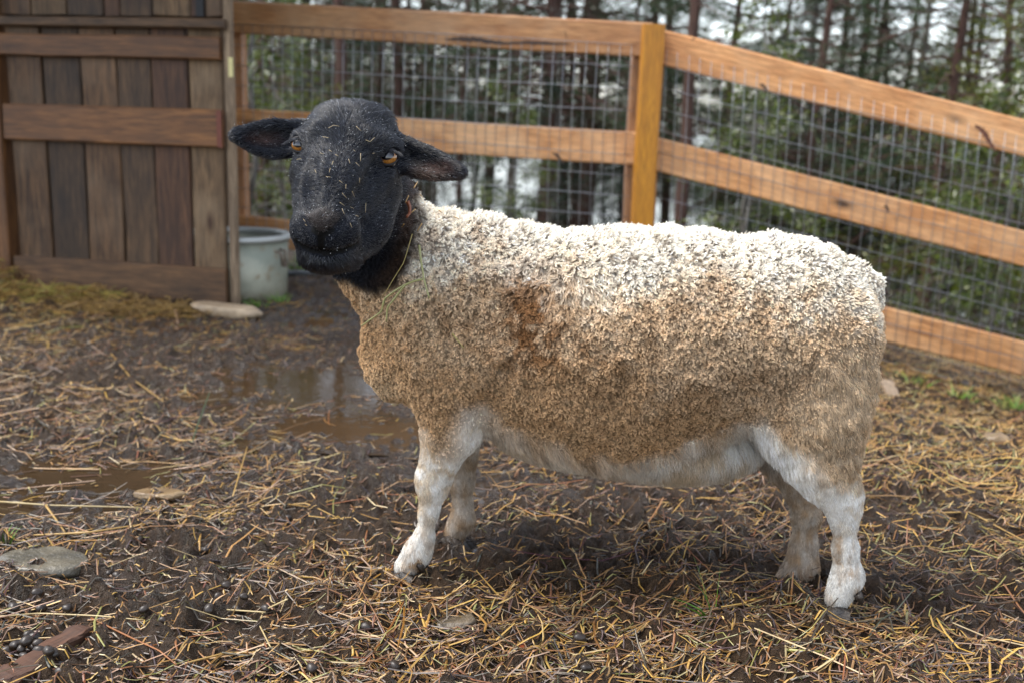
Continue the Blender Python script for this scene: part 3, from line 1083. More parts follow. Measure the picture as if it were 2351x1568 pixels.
def make_wood():
    kinds = []

    def proto(name, pair, bark, leaf):
        mb, crown = pair
        t_ = mb.build('trunk', bark)
        bpy.data.objects.remove(t_)
        me = bpy.data.meshes[-1] if False else mb_mesh[-1]
        crown.materials.append(leaf)
        kinds.append((name, me, crown))
    mb_mesh = []
    _b = MB.build

    def build2(self, name, m, parent=None, smooth=True):
        o = _b(self, name, m, parent, smooth); mb_mesh.append(o.data); return o
    MB.build = build2
    for s in range(3):
        proto('pine_tree', conifer(100 + s, 7.0 + .6 * s, 1.1 + .35 * s, 2.0, 26000, None, None, 76, .075 + .010 * s, .038), BARK_R, LEAF['pine'])
    for s in range(2):
        proto('low_pine', conifer(110 + s, 5.5 + .6 * s, .35, 2.1, 26000, None, None, 90, .06, .034), BARK_R, LEAF['pine'])
    for s in range(2):
        proto('hemlock_tree', conifer(120 + s, 6.2 + .6 * s, .7, 1.7, 24000, None, None, 84, .065, .036), BARK_G, LEAF['blue'])
    for s in range(2):
        proto('mossy_conifer', conifer(140 + s, 5.5 + .5 * s, .5, 1.7, 16000, None, None, 66, .055, .042), BARK_R, LEAF['moss'])
    for s in range(3):
        proto('bare_pine', snag(160 + s, 7.5, .045 + .012 * s), BARK_R, LEAF['blue'])
    for s in range(2):
        proto('sapling', conifer(180 + s, 2.3 + .4 * s, .15, .75, 2600, None, None, 34, .025, .06), BARK_G, LEAF['shrub'])
    MB.build = _b
    for s in range(2):
        proto('understory_bush', conifer(190 + s, 1.5 + .3 * s, .08, .8, 3600, None, None, 40, .02, .05), BARK_G, LEAF['blue'])
    kid = {}
    for k in kinds:
        kid.setdefault(k[0], []).append(k)
    LAB = {'understory_bush': ('dull green low bush under the trees behind the fence', 'low bushes under the trees', 'bush'),
           'low_pine': ('dark green bushy pine branched to the ground in the wood behind the fence', 'bushy pines branched to the ground behind the fence', 'pine tree'),
           'pine_tree': ('dark green pine with a reddish trunk in the wood behind the fence', 'dark pines of the wood behind the fence', 'pine tree'),
           'hemlock_tree': ('dull green low branched conifer with grey bark in the wood behind the fence', 'dull low branched conifers behind the fence', 'conifer'),
           'mossy_conifer': ('yellow green feathery conifer in the wood behind the fence', 'yellow green conifers behind the fence', 'conifer'),
           'bare_pine': ('tall thin reddish pine trunk with few dead twigs in the wood behind the fence', 'thin bare trunks behind the fence', 'pine tree'),
           'sapling': ('bright yellow green leafy sapling just beyond the wire fence', 'bright saplings beyond the fence', 'sapling')}
    rr = random.Random(5)

    def plant(kind, x, y, sc=1.0, v=None):
        lst = kid[kind]
        name, tm, cm = lst[v if v is not None else rr.randrange(len(lst))]
        zb = float(lay(x, min(y, 60))) - .9 * float(sstep(9, 40, y)) - .05
        o = empty(name, (x, y, zb), rr.uniform(0, 6.28)); o.scale = (sc, sc, sc * rr.uniform(.92, 1.1))
        tag(o, LAB[kind][0], LAB[kind][2], LAB[kind][1])
        link('trunk', tm, o); link('crown', cm, o)
        return o

    def px(x, Y):
        return at_depth(x, 400, Y)[0]
    # trunks one can follow in the photograph: pixel column, distance
    for x, Y, k, s in ((768, 12, 'bare_pine', 1.0), (875, 15, 'bare_pine', .8), (930, 17, 'hemlock_tree', .9), (1040, 14, 'bare_pine', .9),
                       (1095, 18, 'bare_pine', 1), (1250, 13, 'pine_tree', .9), (1305, 15, 'bare_pine', 1), (1330, 16, 'bare_pine', 1.1),
                       (1420, 19, 'bare_pine', 1), (1580, 12, 'bare_pine', 1.05), (1655, 14, 'pine_tree', .9), (1790, 16, 'bare_pine', 1.0),
                       (1850, 13, 'pine_tree', .85), (1905, 18, 'bare_pine', 1.1), (1985, 15, 'pine_tree', 1.0), (2090, 14, 'hemlock_tree', 1),
                       (2160, 11, 'pine_tree', .9), (2280, 12, 'mossy_conifer', 1.1), (2420, 10, 'mossy_conifer', 1.1), (2200, 17, 'pine_tree', 1),
                       (1180, 21, 'pine_tree', 1), (980, 20, 'pine_tree', 1), (700, 14, 'hemlock_tree', 1.0), (620, 13, 'pine_tree', 1.0),
                       (560, 10.5, 'mossy_conifer', .9), (1500, 20, 'hemlock_tree', 1), (840, 22, 'pine_tree', 1)):
        plant(k, px(x, Y), Y, s)
    for x, Y, s in ((565, 7.4, 1.0), (640, 8.6, .8), (1755, 8.2, .95), (1720, 7.4, .62), (2230, 7.6, .6), (1170, 9.5, .6), (2340, 7.3, .9)):
        plant('sapling', px(x, Y), Y, s)
    for i in range(14):
        Y = rr.uniform(8.5, 24)
        plant('understory_bush', rr.uniform(-.52, .58) * Y, Y, rr.uniform(.6, 1.1))
    for i in range(110):
        Y = rr.uniform(14, 46)
        X = rr.uniform(-.62, .62) * Y
        k = rr.choice(['pine_tree', 'pine_tree', 'bare_pine', 'hemlock_tree', 'hemlock_tree', 'low_pine', 'low_pine'])
        cx = project(np.array([X, Y, .8]))[0]
        if 900 < cx < 1760:                     # the wood is thin here and the pale sky comes through
            if rr.random() < .45:
                continue
            k = rr.choice(['bare_pine', 'bare_pine', 'pine_tree', 'pine_tree', 'hemlock_tree'])
        plant(k, X, Y, rr.uniform(.85, 1.2))
    for i in range(8):
        X = rr.choice([-1, 1]) * rr.uniform(6, 13); Y = rr.uniform(3, 12)
        if abs(X) / Y > .52:
            plant(rr.choice(['pine_tree', 'hemlock_tree']), X if X > 0 else X - 2, Y, rr.uniform(.9, 1.1))


make_wood()


# ---------------------------------------------------------------- tub, stones, wood, hose, straw, droppings
def make_tub():
    x, y = -1.30, 4.905
    tub = tag(empty('bucket', (x, y, -.022)), 'old grey enamelled metal tub of water standing behind the barn corner', 'tub')
    t = NT('chalky_zinc')
    v = t.coord(); n1 = t.noise(v, 6, 5, .6); n2 = t.noise(v, 17, 4, .6)
    c = t.mix(t.ramp(n1, [(.4, 0.0), (.62, 1.0)]), (.23, .25, .195), (.38, .375, .29))
    c = t.mix(t.ramp(n2, [(.56, 0.0), (.7, .8)]), c, (.20, .125, .055))
    sx = t.n('ShaderNodeSeparateXYZ'); t.l(v, sx.inputs[0])
    c = t.mix(t.ramp(t.math('ADD', sx.outputs[2], t.math('MULTIPLY', n1, .2)), [(.10, .75), (.2, 0.0)]), c, (.17, .115, .06))
    t.base(c); t.rough(.5); t.b.inputs['Metallic'].default_value = .15; t.bump(n2, .15, .004)

    def lathe(prof, k=72):
        th = np.arange(k) * 2 * math.pi / k
        V = np.array([(r * math.cos(a), r * math.sin(a), z) for r, z in prof for a in th])
        F = [(i * k + j, i * k + (j + 1) % k, (i + 1) * k + (j + 1) % k, (i + 1) * k + j) for i in range(len(prof) - 1) for j in range(k)]
        return V, np.array(F)
    mb = MB(); mb.add(*lathe([(.0001, .02), (.20, .02), (.218, .012), (.226, .02), (.235, .295), (.228, .295), (.216, .03), (.0001, .03)]))
    mb.build('body', t.m, tub)
    a = np.linspace(0, 2 * math.pi, 73)[:-1]
    mb = MB(); ring = [(.235 + .0165 * math.cos(b), .298 + .0165 * math.sin(b)) for b in np.linspace(0, 2 * math.pi, 11)]
    mb.add(*lathe(ring))
    mb.build('rim', plain('dull_zinc_rim', (.40, .41, .38), .38, .35, .3, 9), tub)
    mb = MB(); mb.add(*lathe([(.0001, .262), (.2285, .238)]))
    w = NT('dark_tub_water'); w.base((.02, .024, .024)); w.rough(.04)
    mb.build('water', w.m, tub)
    mb = MB()
    hx, hy = .242 * math.cos(-.55), .243 * math.sin(-.55)
    for s in (-1, 1):
        mb.tube([(hx + .01, hy + s * .04, .25), (hx + .035, hy + s * .045, .245), (hx + .04, hy + s * .035, .19)], .007, 6)
    mb.tube([(hx + .04, hy - .035, .19), (hx + .048, hy, .18), (hx + .04, hy + .035, .19)], .007, 6)
    mb.build('handle', plain('rusty_handle', (.16, .12, .09), .6, .4, .4, 40), tub)


def rock(name, p, rx, ry, rz, rot, m, label, cat, seed, flat=.5, kind_rough=.12):
    r = np.random.default_rng(seed)
    bm = bmesh.new(); bmesh.ops.create_icosphere(bm, subdivisions=4, radius=1)
    ph = r.uniform(0, 6, 12); pl = r.normal(0, 1, (9, 3)); pl /= np.linalg.norm(pl, axis=1, keepdims=True); dd = r.uniform(.62, .95, 9)
    for v in bm.verts:
        c = np.array(v.co)
        for n_, d_ in zip(pl, dd):
            s = c @ n_ - d_
            if s > 0:
                c = c - n_ * s * .93
        c[2] = np.clip(c[2], -1, flat + .05 * math.sin(c[0] * 5 + ph[2]))
        c = c * (1 + .16 * (fbm(np.array([c[0] * 3 + seed]), np.array([c[1] * 3 + c[2] * 2]), seed, 3)[0] - .5))
        c *= 1 + kind_rough * .3 * (math.sin(c[0] * 7 + ph[0]) * math.sin(c[1] * 6 + ph[1]))
        v.co = Vector((c[0] * rx, c[1] * ry, c[2] * rz))
    me = bpy.data.meshes.new(name); bm.to_mesh(me); bm.free()
    for q in me.polygons:
        q.use_smooth = True
    o = link(name, me, None, [m]); o.location = p; o.rotation_euler = (r.normal(0, .03), r.normal(0, .03), rot)
    return tag(o, label, cat)


def drop(x, y, up=0.0):
    p = on_ground(x, y)
    for _ in range(4):
        p = on_ground(x, y, float(ground_z(p[0], p[1])))
    p[2] = max(p[2], WATER_Z + float(lay(p[0], p[1]))) + up
    return p


def stone_mat(name, a, b, wet=.4):
    t = NT(name); v = t.coord(); n1 = t.noise(v, 16, 6, .65); n2 = t.noise(v, 70, 4)
    t.base(t.mix(t.ramp(n1, [(.35, 0.0), (.65, 1.0)]), a, b)); t.rough(.45)
    t.b.inputs['Coat Weight'].default_value = wet; t.b.inputs['Coat Roughness'].default_value = .2
    t.bump(n2, 1.0, .008)
    return t.m


def make_bits():
    S1 = stone_mat('grey_slate', (.060, .055, .040), (.155, .135, .095)); S2 = stone_mat('tan_stone', (.13, .08, .035), (.27, .18, .085))
    rock('stone', drop(98, 1298, .004), .088, .058, .026, .12, S1, 'flat grey stone lying in the mud at the left edge', 'stone', 3, .55)
    rock('stone', drop(362, 1137, .003), .062, .028, .012, .1, S2, 'small tan stone at the right end of the brown puddle', 'stone', 5, .6)
    rock('stone', drop(1045, 1425, -.001), .038, .026, .012, .4, stone_mat('mud_stone', (.10, .075, .045), (.17, .13, .085)), 'muddy flat stone pressed into the straw in front of the sheep', 'stone', 9, .5)
    rock('stone', drop(2290, 1017, .01), .05, .04, .03, .2, S2, 'pale stone among the straw by the right end of the fence', 'stone', 13, .7)
    slab = rock('stone', drop(515, 722, .018), .17, .075, .035, -.1, stone_mat('pale_slab', (.26, .19, .12), (.48, .36, .23), .2),
                'pale flat slab on the ground below the barn corner', 'stone', 7, .6)
    # piece of split wood, front left corner
    a = drop(200, 1452, .000); b = drop(-95, 1612, .002)
    d = b - a; ln = float(np.hypot(d[0], d[1]))
    WD = wood('wet_red_wood', (.145, .062, .030), (.060, .027, .014), False, .8, .7, (.05, .022, .013), .05)
    o = plank('wood_scrap', ln, .050, .024, WD, None, .006, 26, .006, 3)
    o.matrix_world = Matrix.Translation(Vector(a)) @ Matrix.Rotation(math.atan2(d[1], d[0]), 4, 'Z') @ Matrix.Rotation(-math.atan2(d[2], ln), 4, 'Y') @ Matrix.Rotation(math.radians(84), 4, 'X')
    tag(o, 'wet reddish split board in the bottom left corner with droppings on it', 'wood')
    nv_ = len(o.data.vertices)
    for v_ in o.data.vertices:                # split to a ragged taper at both ends
        f = v_.co.x / ln; k = min(1, .35 + 2.6 * min(f, 1 - f) + .25 * math.sin(f * 23)); v_.co.z = v_.co.z * k + .006 * math.sin(f * 9); v_.co.y *= .55 + .45 * k
    a = drop(2032, 893, .03); b = drop(2085, 935, .02); d = b - a
    o = plank('wood_chip', float(np.linalg.norm(d)), .06, .02, wood('grey_chip', (.36, .27, .18), (.2, .14, .09), False, .8, .6), None, .003, 8, .008, 4)
    o.matrix_world = Matrix.Translation(Vector(a)) @ Matrix.Rotation(math.atan2(d[1], d[0]), 4, 'Z') @ Matrix.Rotation(1.3, 4, 'X')
    tag(o, 'weathered wood chip on the straw behind the sheep rump', 'wood')
    # hose
    pts = np.array([drop(640, 638, .02), drop(700, 637, .022), drop(760, 631, .022), drop(830, 629, .024), drop(920, 640, .02), drop(1000, 655, .02)])
    mb = MB(); t_ = np.linspace(0, 5, 40)
    mb.tube(np.stack([np.interp(t_, range(6), pts[:, q]) for q in range(3)], 1), .014, 8)
    tag(mb.build('hose', plain('grey_rubber', (.085, .095, .10), .4, 0, .2, 30)), 'dark grey hose lying behind the sheep next to the tub', 'hose')
    # fallen leaf
    p = drop(1190, 1500, .006); n = 22; th = np.linspace(0, 2 * math.pi, n + 1)[:-1]
    rad = .026 * (1 + .32 * np.sin(th * 6)) * (1 + .25 * np.cos(th))
    V = [(0, 0, 0)] + [(q * math.cos(a), q * .8 * math.sin(a), .004 + .004 * math.sin(3 * a)) for a, q in zip(th, rad)]
    top = np.array(V); bot = top - (0, 0, .0012)
    F = [(0, i + 1, (i + 1) % n + 1) for i in range(n)]
    F += [(n + 1, (i + 1) % n + n + 2, i + n + 2) for i in range(n)]
    F4 = np.array([(i + 1, i + n + 2, (i + 1) % n + n + 2, (i + 1) % n + 1) for i in range(n)])
    o = link('fallen_leaf', np_mesh('fallen_leaf', np.concatenate([top, bot]), [np.array(F), F4]), None, [plain('red_leaf', (.33, .085, .035), .45, 0, .3, 60)])
    o.location = p; o.rotation_euler = (.1, .15, .6)
    tag(o, 'small reddish fallen oak leaf on the mud in the foreground', 'leaf')


STRAW_C = np.array([(.60, .36, .075), (.46, .24, .055), (.30, .15, .042), (.20, .095, .030), (.075, .040, .019), (.034, .021, .012), (.30, .28, .07), (.52, .39, .18), (.25, .095, .024)])


def straw_arrays(P, ang, ln, wid, bend, lift, r):
    """flattened stalks of three joints following the ground; returns vertices and quads"""
    n = len(P); K = 4
    t = np.linspace(-.5, .5, K)
    d = np.stack([np.cos(ang), np.sin(ang)], 1); e = np.stack([-d[:, 1], d[:, 0]], 1)
    xy = P[:, None, :] + d[:, None] * (t[None, :, None] * ln[:, None, None]) + e[:, None] * ((t[None] ** 2 - .1) * bend[:, None] * ln[:, None])[..., None]
    g = ground_z(xy[..., 0], xy[..., 1])
    w0 = lay(xy[..., 0], xy[..., 1]) + WATER_Z
    g = np.maximum(g, w0)
    m = g.mean(1, keepdims=True)
    z = m + (g - m) * .55 + np.maximum(0, (g - m)).max(1, keepdims=True) * .25 + .002 + lift[:, None] * (t[None] + .35)
    C = np.concatenate([xy, z[..., None]], -1)
    side = np.concatenate([e, np.zeros((n, 1))], 1)[:, None] * wid[:, None, None] * np.array([.8, 1, 1, .7])[None, :, None]
    up = np.zeros_like(C); up[..., 2] = wid[:, None] * .55
    V = np.stack([C - side, C + up, C + side, C - up], 2)        # n, K, 4, 3
    base = (np.arange(n) * K * 4)[:, None, None]
    i = np.arange(K - 1)[:, None] * 4; j = np.arange(4)[None]
    F = np.stack([base + i + j, base + i + (j + 1) % 4, base + i + 4 + (j + 1) % 4, base + i + 4 + j], -1).reshape(-1, 4)
    cap = np.concatenate([base[:, 0] + np.array([[3, 2, 1, 0]]), base[:, 0] + (K - 1) * 4 + np.array([[0, 1, 2, 3]])])
    return V.reshape(-1, 3), np.concatenate([F, cap])


def straw_mat():
    t = NT('straw')
    a = t.attr('tint'); v = t.coord()
    n1 = t.noise(v, 120, 3)
    t.base(t.mix(t.math('MULTIPLY', n1, .4), a.outputs['Color'], (.05, .03, .015))); t.rough(.42)
    t.b.inputs['Coat Weight'].default_value = .25; t.b.inputs['Coat Roughness'].default_value = .3
    return t.m


STRAW_M = straw_mat()


def scatter(n, zone, r):
    """points on the yard inside the camera's reach, thinned by zone()"""
    out = []
    while sum(map(len, out)) < n:
        y = r.uniform(0, 1, n) ** 1.7 * 4.6 + .9
        x = r.uniform(-.75, .75, n) * (y + .35)
        k = r.uniform(0, 1, n) < zone(x, y)
        out.append(np.stack([x[k], y[k]], 1))
    return np.concatenate(out)[:n]


def make_straw():
    r = np.random.default_rng(21)

    def dens(x, y, floor=0.0):
        d = .13 + 1.0 * sstep(.42, .60, fbm(x * 3.1, y * 3.1, 91, 3))
        for px, py, rx, ry, dp in PUDDLES:
            d = d * (1 - .85 * np.exp(-(((x - px) / (rx * 1.2)) ** 2 + ((y - py) / (ry * 1.2)) ** 2)))
        wet_ = np.zeros_like(x)
        for px, py, rx, ry, dp in PUDDLES:
            wet_ = np.maximum(wet_, np.exp(-(((x - px) / rx) ** 2 + ((y - py) / ry) ** 2)))
        if floor:
            return np.clip((floor + .6 * d) * (1 - .9 * wet_), 0, 1)
        d = d + .5 * sstep(.5, 1.1, x - .05 * y) + .8 * sstep(-1.5, -2.1, x) * sstep(3.4, 4.2, y)
        return np.clip(d, 0, 1)

    def golden(x, y):
        return np.clip(.28 + .46 * sstep(.5, 1.3, x) * sstep(1.7, 2.6, y) + .5 * sstep(-1.3, -2, x) * sstep(3, 4, y) + .3 * (fbm(x * 2, y * 2, 93, 2) - .5), 0, 1)
    VV, FF, CC = [], [], []; nv = 0
    for n, l0, l1, w0, w1, lift in ((30000, .020, .070, .0006, .0015, .007), (11000, .05, .19, .0009, .0022, .012), (85000, .006, .028, .0005, .0019, .004)):
        P = scatter(n, dens if n < 50000 else (lambda x, y: dens(x, y, .35)), r)
        ln = r.uniform(l0, l1, n) * (1 + .5 * r.uniform(0, 1, n) ** 4); wid = r.uniform(w0, w1, n)
        V, F = straw_arrays(P, r.normal(.15, .9, n), ln, wid, r.normal(0, .38, n), r.normal(0, lift, n) * r.uniform(0, 1, n) ** 2 * 3, r)
        g = golden(P[:, 0], P[:, 1]); u = r.uniform(0, 1, n)
        ci = np.where(u < g, r.choice([0, 1, 2, 7, 6, 0, 1], n), r.choice([3, 4, 5, 4, 3, 8, 2, 5], n))
        c = STRAW_C[ci] * r.uniform(.65, 1.15, (n, 1)) + r.normal(0, .008, (n, 3))
        VV.append(V); FF.append(F + nv); nv += len(V); CC.append(np.repeat(np.clip(c, .008, 1), 16, 0))
    me = np_mesh('straw_litter', np.concatenate(VV), np.concatenate(FF), False, np.concatenate(CC))
    tag(link('straw_litter', me, None, [STRAW_M]), kind='stuff')

    # the long stalks one can pick out
    def stalk(pts, w, c, label, lift=.006):
        P = np.array([drop(x, y, lift) for x, y in pts])
        t0 = np.linspace(0, len(P) - 1, len(P) * 5)
        Q = np.stack([np.interp(t0, range(len(P)), P[:, q]) for q in range(3)], 1)
        V, F = tube_arrays(Q, np.linspace(w, w * .7, len(Q)), 5)
        V = V.copy()
        o = link('straw_stalk', np_mesh('straw_stalk', V, F, True, np.tile(c, (len(V), 1))), None, [STRAW_M])
        tag(o, label, 'straw', 'long straw stalks on the mud')
    G, Pl, Rd, Gr = (.50, .31, .09), (.60, .46, .22), (.36, .14, .045), (.40, .38, .10)
    stalk([(60, 1235), (200, 1228), (420, 1195), (560, 1170), (705, 1160), (770, 1192)], .0022, G, 'very long golden stalk crossing the front edge of the brown puddle')
    stalk([(0, 1165), (120, 1165), (330, 1170)], .002, Pl, 'straight pale stalk lying across the brown puddle')
    stalk([(105, 1165), (150, 1228)], .0026, G, 'short bent golden stalk over the left of the puddle')
    stalk([(0, 1422), (90, 1416), (220, 1420), (330, 1430)], .0018, Pl, 'long pale stalk above the reddish board in the left foreground')
    stalk([(210, 1430), (300, 1470), (365, 1500), (405, 1533)], .0018, Rd, 'reddish brown stalk slanting down in the left foreground')
    stalk([(425, 1530), (520, 1505), (640, 1505), (720, 1500)], .0018, G, 'thin golden stalk lying level at the bottom left of the middle')
    stalk([(660, 1382), (605, 1408), (595, 1440), (620, 1490), (650, 1520)], .0016, Pl, 'pale curved stalk bent like a hook left of the front hoof')
    stalk([(480, 1408), (610, 1412)], .0018, Pl, 'straight pale stalk in front of the near fore hoof')
    stalk([(255, 815), (300, 870), (375, 925)], .0022, G, 'long tan stalk on the dark mud left of the sheep')
    stalk([(535, 1150), (568, 1035)], .0018, G, 'thin stalk standing up from the mud left of the fore legs', .012)
    stalk([(1725, 1492), (1850, 1502), (1950, 1505)], .0030, Gr, 'thick greenish stalk lying below the near hind hoof')
    stalk([(1690, 1492), (1800, 1478), (1880, 1472)], .0016, Gr, 'thin greenish stalk crossing above the thick green one')
    stalk([(1900, 1430), (1940, 1500)], .002, Gr, 'green stalk slanting under the near hind hoof')
    stalk([(2080, 1185), (2220, 1180), (2245, 1190), (2351, 1255)], .0022, G, 'long angled golden stalk to the right of the hind legs')
    stalk([(1980, 1160), (2040, 1225)], .0026, G, 'straight golden stalk leaning right beside the hind leg')
    stalk([(1850, 1408), (1950, 1440), (2090, 1405)], .0022, (.42, .22, .06), 'orange stalk lying right of the near hind hoof')


def make_droppings():
    r = random.Random(9)
    m = NT('dropping'); v = m.coord(); m.base(m.mix(m.noise(v, 60, 3), (.014, .010, .008), (.042, .028, .018))); m.rough(.42)
    m.b.inputs['Coat Weight'].default_value = .12; m.bump(m.noise(v, 120, 3), .3, .002)
    bm = bmesh.new(); bmesh.ops.create_icosphere(bm, subdivisions=3, radius=1)
    for v_ in bm.verts:
        c = v_.co
        k = 1 + .07 * math.sin(c.x * 3 + 1) * math.cos(c.y * 4) + .05 * c.z
        v_.co = Vector((c.x * .0105 * k, c.y * .0082 * k, c.z * .0078 * k))
    me = bpy.data.meshes.new('dropping'); bm.to_mesh(me); bm.free(); me.materials.append(m.m)
    for q in me.polygons:
        q.use_smooth = True

    def put(x, y, up, lab, grp):
        o = link('dropping', me); p = drop(x, y, up)
        o.location = p; o.rotation_euler = (r.uniform(-.4, .4), r.uniform(-.4, .4), r.uniform(0, 6.28)); s = r.uniform(.8, 1.15); o.scale = (s, s, s)
        tag(o, lab, 'dropping', grp)
    lab1 = 'round wet black dropping heaped on the reddish board in the bottom left corner'
    for x, y in ((62, 1485), (75, 1497), (88, 1490), (102, 1497), (92, 1508), (112, 1508), (70, 1510), (50, 1503), (38, 1495), (125, 1512), (55, 1520), (83, 1500)):
        put(x, y + 2, .012, lab1, 'droppings on the board')
    lab2 = 'round dark dropping lying on the trodden mud'
    pts = [(110, 1342), (95, 1350), (130, 1335), (85, 1362), (128, 1352), (208, 1372), (155, 1397), (95, 1397), (170, 1393), (30, 1395), (250, 1322), (268, 1322),
           (475, 1263), (590, 1282), (612, 1305), (642, 1308), (535, 1326), (560, 1328), (520, 1345), (425, 1382), (440, 1375), (500, 1370), (545, 1400),
           (520, 1390), (610, 1398), (375, 1425), (900, 1425), (138, 1527), (140, 1545), (20, 1520), (660, 1190), (775, 1212), (840, 1262), (840, 1440), (715, 1535),
           (640, 1548), (1345, 1535), (1120, 1490), (1890, 1480), (2050, 1440), (1330, 1465), (2100, 1340), (320, 1240), (420, 1110), (440, 1100), (330, 1222),
           (690, 1330), (560, 1370), (480, 1398), (330, 1400), (740, 1400), (905, 1530), (760, 1360), (1010, 1520)]
    for x, y in pts:
        put(x, y, .001, lab2, 'droppings on the mud')


def tuft(x, y, n, h, spread, label, name='grass_tuft', seed=0, c=((.05, .13, .012), (.16, .28, .03))):
    r = np.random.default_rng(seed); p = drop(x, y, -.004)
    V, F, C = [], [], []
    for i in range(n):
        a = r.uniform(0, 6.28); b = np.array([math.cos(a), math.sin(a), 0]) * spread * r.uniform(0, 1)
        d = np.array([math.cos(a) * .5, math.sin(a) * .5, 1]) * h * r.uniform(.5, 1.2) + r.normal(0, h * .15, 3)
        s = np.cross(d, r.normal(0, 1, 3)); s = s / np.linalg.norm(s) * .0025
        q = len(V)
        for t in (0, .4, .75, 1):
            c_ = b + d * t + np.array([math.cos(a), math.sin(a), -.6]) * h * .35 * t * t
            V += [c_ - s * (1.05 - t), c_ + s * (1.05 - t)]
        F += [(q + k, q + k + 1, q + k + 3, q + k + 2) for k in (0, 2, 4)]
        cc = np.array(c[0]) + (np.array(c[1]) - np.array(c[0])) * r.uniform(0, 1); C += [cc] * 8
    o = link(name, np_mesh(name, np.array(V), np.array(F), False, np.array(C)), None, [GRASS_M]); o.location = p
    tag(o, label, 'grass', 'grass tufts in the yard')


_g = NT('grass_blade'); _a = _g.attr('tint'); _g.base(_a.outputs['Color']); _g.rough(.45); GRASS_M = _g.m
make_tub(); make_bits(); make_straw(); make_droppings()
tuft(595, 703, 34, .05, .04, 'small green grass tuft at the foot of the tub', seed=1)
tuft(640, 692, 30, .045, .04, 'green grass tuft beside the right foot of the tub', seed=2)
tuft(690, 622, 110, .10, .14, 'green grass tuft behind the hose right of the tub', seed=3)
tuft(2085, 880, 60, .05, .08, 'low green tuft by the fence just right of the sheep rump', seed=4)
tuft(2200, 915, 60, .05, .08, 'low green tuft in the straw below the bottom rail', seed=5)
tuft(2335, 935, 70, .06, .08, 'low green tuft at the right edge below the fence', seed=6)
tuft(1640, 1420, 9, .10, .02, 'few upright green blades in front of the hind legs', seed=7)
tuft(8, 1245, 14, .05, .02, 'small green sprig at the left edge above the flat stone', seed=8)


def hay_heap(x, y, rx, ry, h, n, c, seed, label):
    """loose stalks piled every way in a low mound"""
    r = np.random.default_rng(seed); p = drop(x, y)
    mb = MB(); C = []
    for i in range(n):
        a = r.uniform(0, 6.28); q = np.sqrt(r.uniform(0, 1)); px_, py_ = p[0] + rx * q * math.cos(a), p[1] + ry * q * math.sin(a)
        z = float(ground_z(px_, py_)) + h * (1 - q * q) * r.uniform(.05, 1) + .004
        t_ = r.uniform(0, 6.28); l = r.uniform(.04, .13); d = np.array([math.cos(t_), math.sin(t_), r.normal(0, .25)]) * l / 2
        k = np.array([r.normal(0, .01), r.normal(0, .01), .012 * r.uniform(-.5, 1)])
        b = np.array([px_, py_, z])
        mb.tube([b - d, b + k, b + d], r.uniform(.0012, .0024), 3)
        C.append(np.tile(np.array(c[r.integers(len(c))]) * r.uniform(.7, 1.2), (len(mb.v[-1]), 1)))
    me = np_mesh('hay_heap', np.concatenate(mb.v), np.concatenate(mb.f4), False, np.concatenate(C))
    o = link('hay_heap', me, None, [STRAW_M])
    tag(o, label, 'hay', kind='stuff')


HC = [(.46, .28, .06), (.36, .22, .06), (.28, .17, .05), (.20, .11, .035), (.34, .30, .06)]
hay_heap(15, 662, .22, .14, .16, 520, HC, 9, 'deep yellowish hay heap at the foot of the barn door jamb')
hay_heap(130, 690, .34, .14, .07, 620, HC, 10, 'loose yellow hay under the left half of the barn door')
hay_heap(330, 712, .34, .12, .045, 520, HC[1:4], 11, 'loose brown hay under the right half of the barn door')


# ---------------------------------------------------------------- the sheep
build_sheep_solids()
EYES, LINES = add_head_details()
add_ears()
SV, SF = surface_nets(np.array([-.62, 1.35, -.04]), np.array([.95, 2.35, .96]), .0031)
SV = relax(SV, SF, 2)
SN = vnormals(SV, SF)


def poly_sd(x, y, poly):
    """signed distance to a polygon, positive inside"""
    poly = np.array(poly, float); n = len(poly)
    d = np.full(x.shape, 1e9); ins = np.zeros(x.shape, bool)
    for i in range(n):
        a, b = poly[i], poly[(i + 1) % n]
        e = b - a; t = np.clip(((x - a[0]) * e[0] + (y - a[1]) * e[1]) / (e @ e + 1e-9), 0, 1)
        d = np.minimum(d, np.hypot(x - a[0] - e[0] * t, y - a[1] - e[1] * t))
        c = ((a[1] > y) != (b[1] > y)) & (x < (b[0] - a[0]) * (y - a[1]) / (b[1] - a[1] + 1e-12) + a[0])
        ins ^= c
    return np.where(ins, d, -d)


def body_uv(P):
    """place on the sheep in its own side view (unit: photo pixel at the spine plane), same on both flanks"""
    q = P - SH_O
    a = q @ SH_EX; c = q @ SH_EZ
    return project(SH_O + a[:, None] * SH_EX + c[:, None] * SH_EZ)[:, :2].T


HEADC = on_view(795, 400, 1.72)
BLACK = [(500, 100), (1120, 100), (1120, 455), (1010, 436), (968, 424), (962, 470), (950, 540), (930, 600), (905, 640), (860, 668), (800, 652), (740, 650), (500, 650)]
LEGTOP = [(700, 940), (950, 945), (1010, 960), (1070, 985), (1108, 900), (1170, 945), (1300, 1018), (1420, 1052), (1540, 1022), (1640, 980), (1710, 945), (1770, 960),
          (1830, 1015), (1900, 1075), (1980, 1050), (2100, 1000), (2100, 1600), (700, 1600)]


def sheep_zones(P):
    u, v = body_uv(P)
    nz = fbm(u * .02, v * .02, 301, 3) - .5
    hx, hy, _w = project(P).T
    black = sstep(-12, 12, poly_sd(hx + nz * 50, hy + nz * 40, BLACK))
    leg = sstep(-48, 30, poly_sd(u, v + nz * 90, LEGTOP))
    far = sstep(-.01, .05, (P - SH_O) @ SH_EY)
    return u, v, nz, black, leg, far


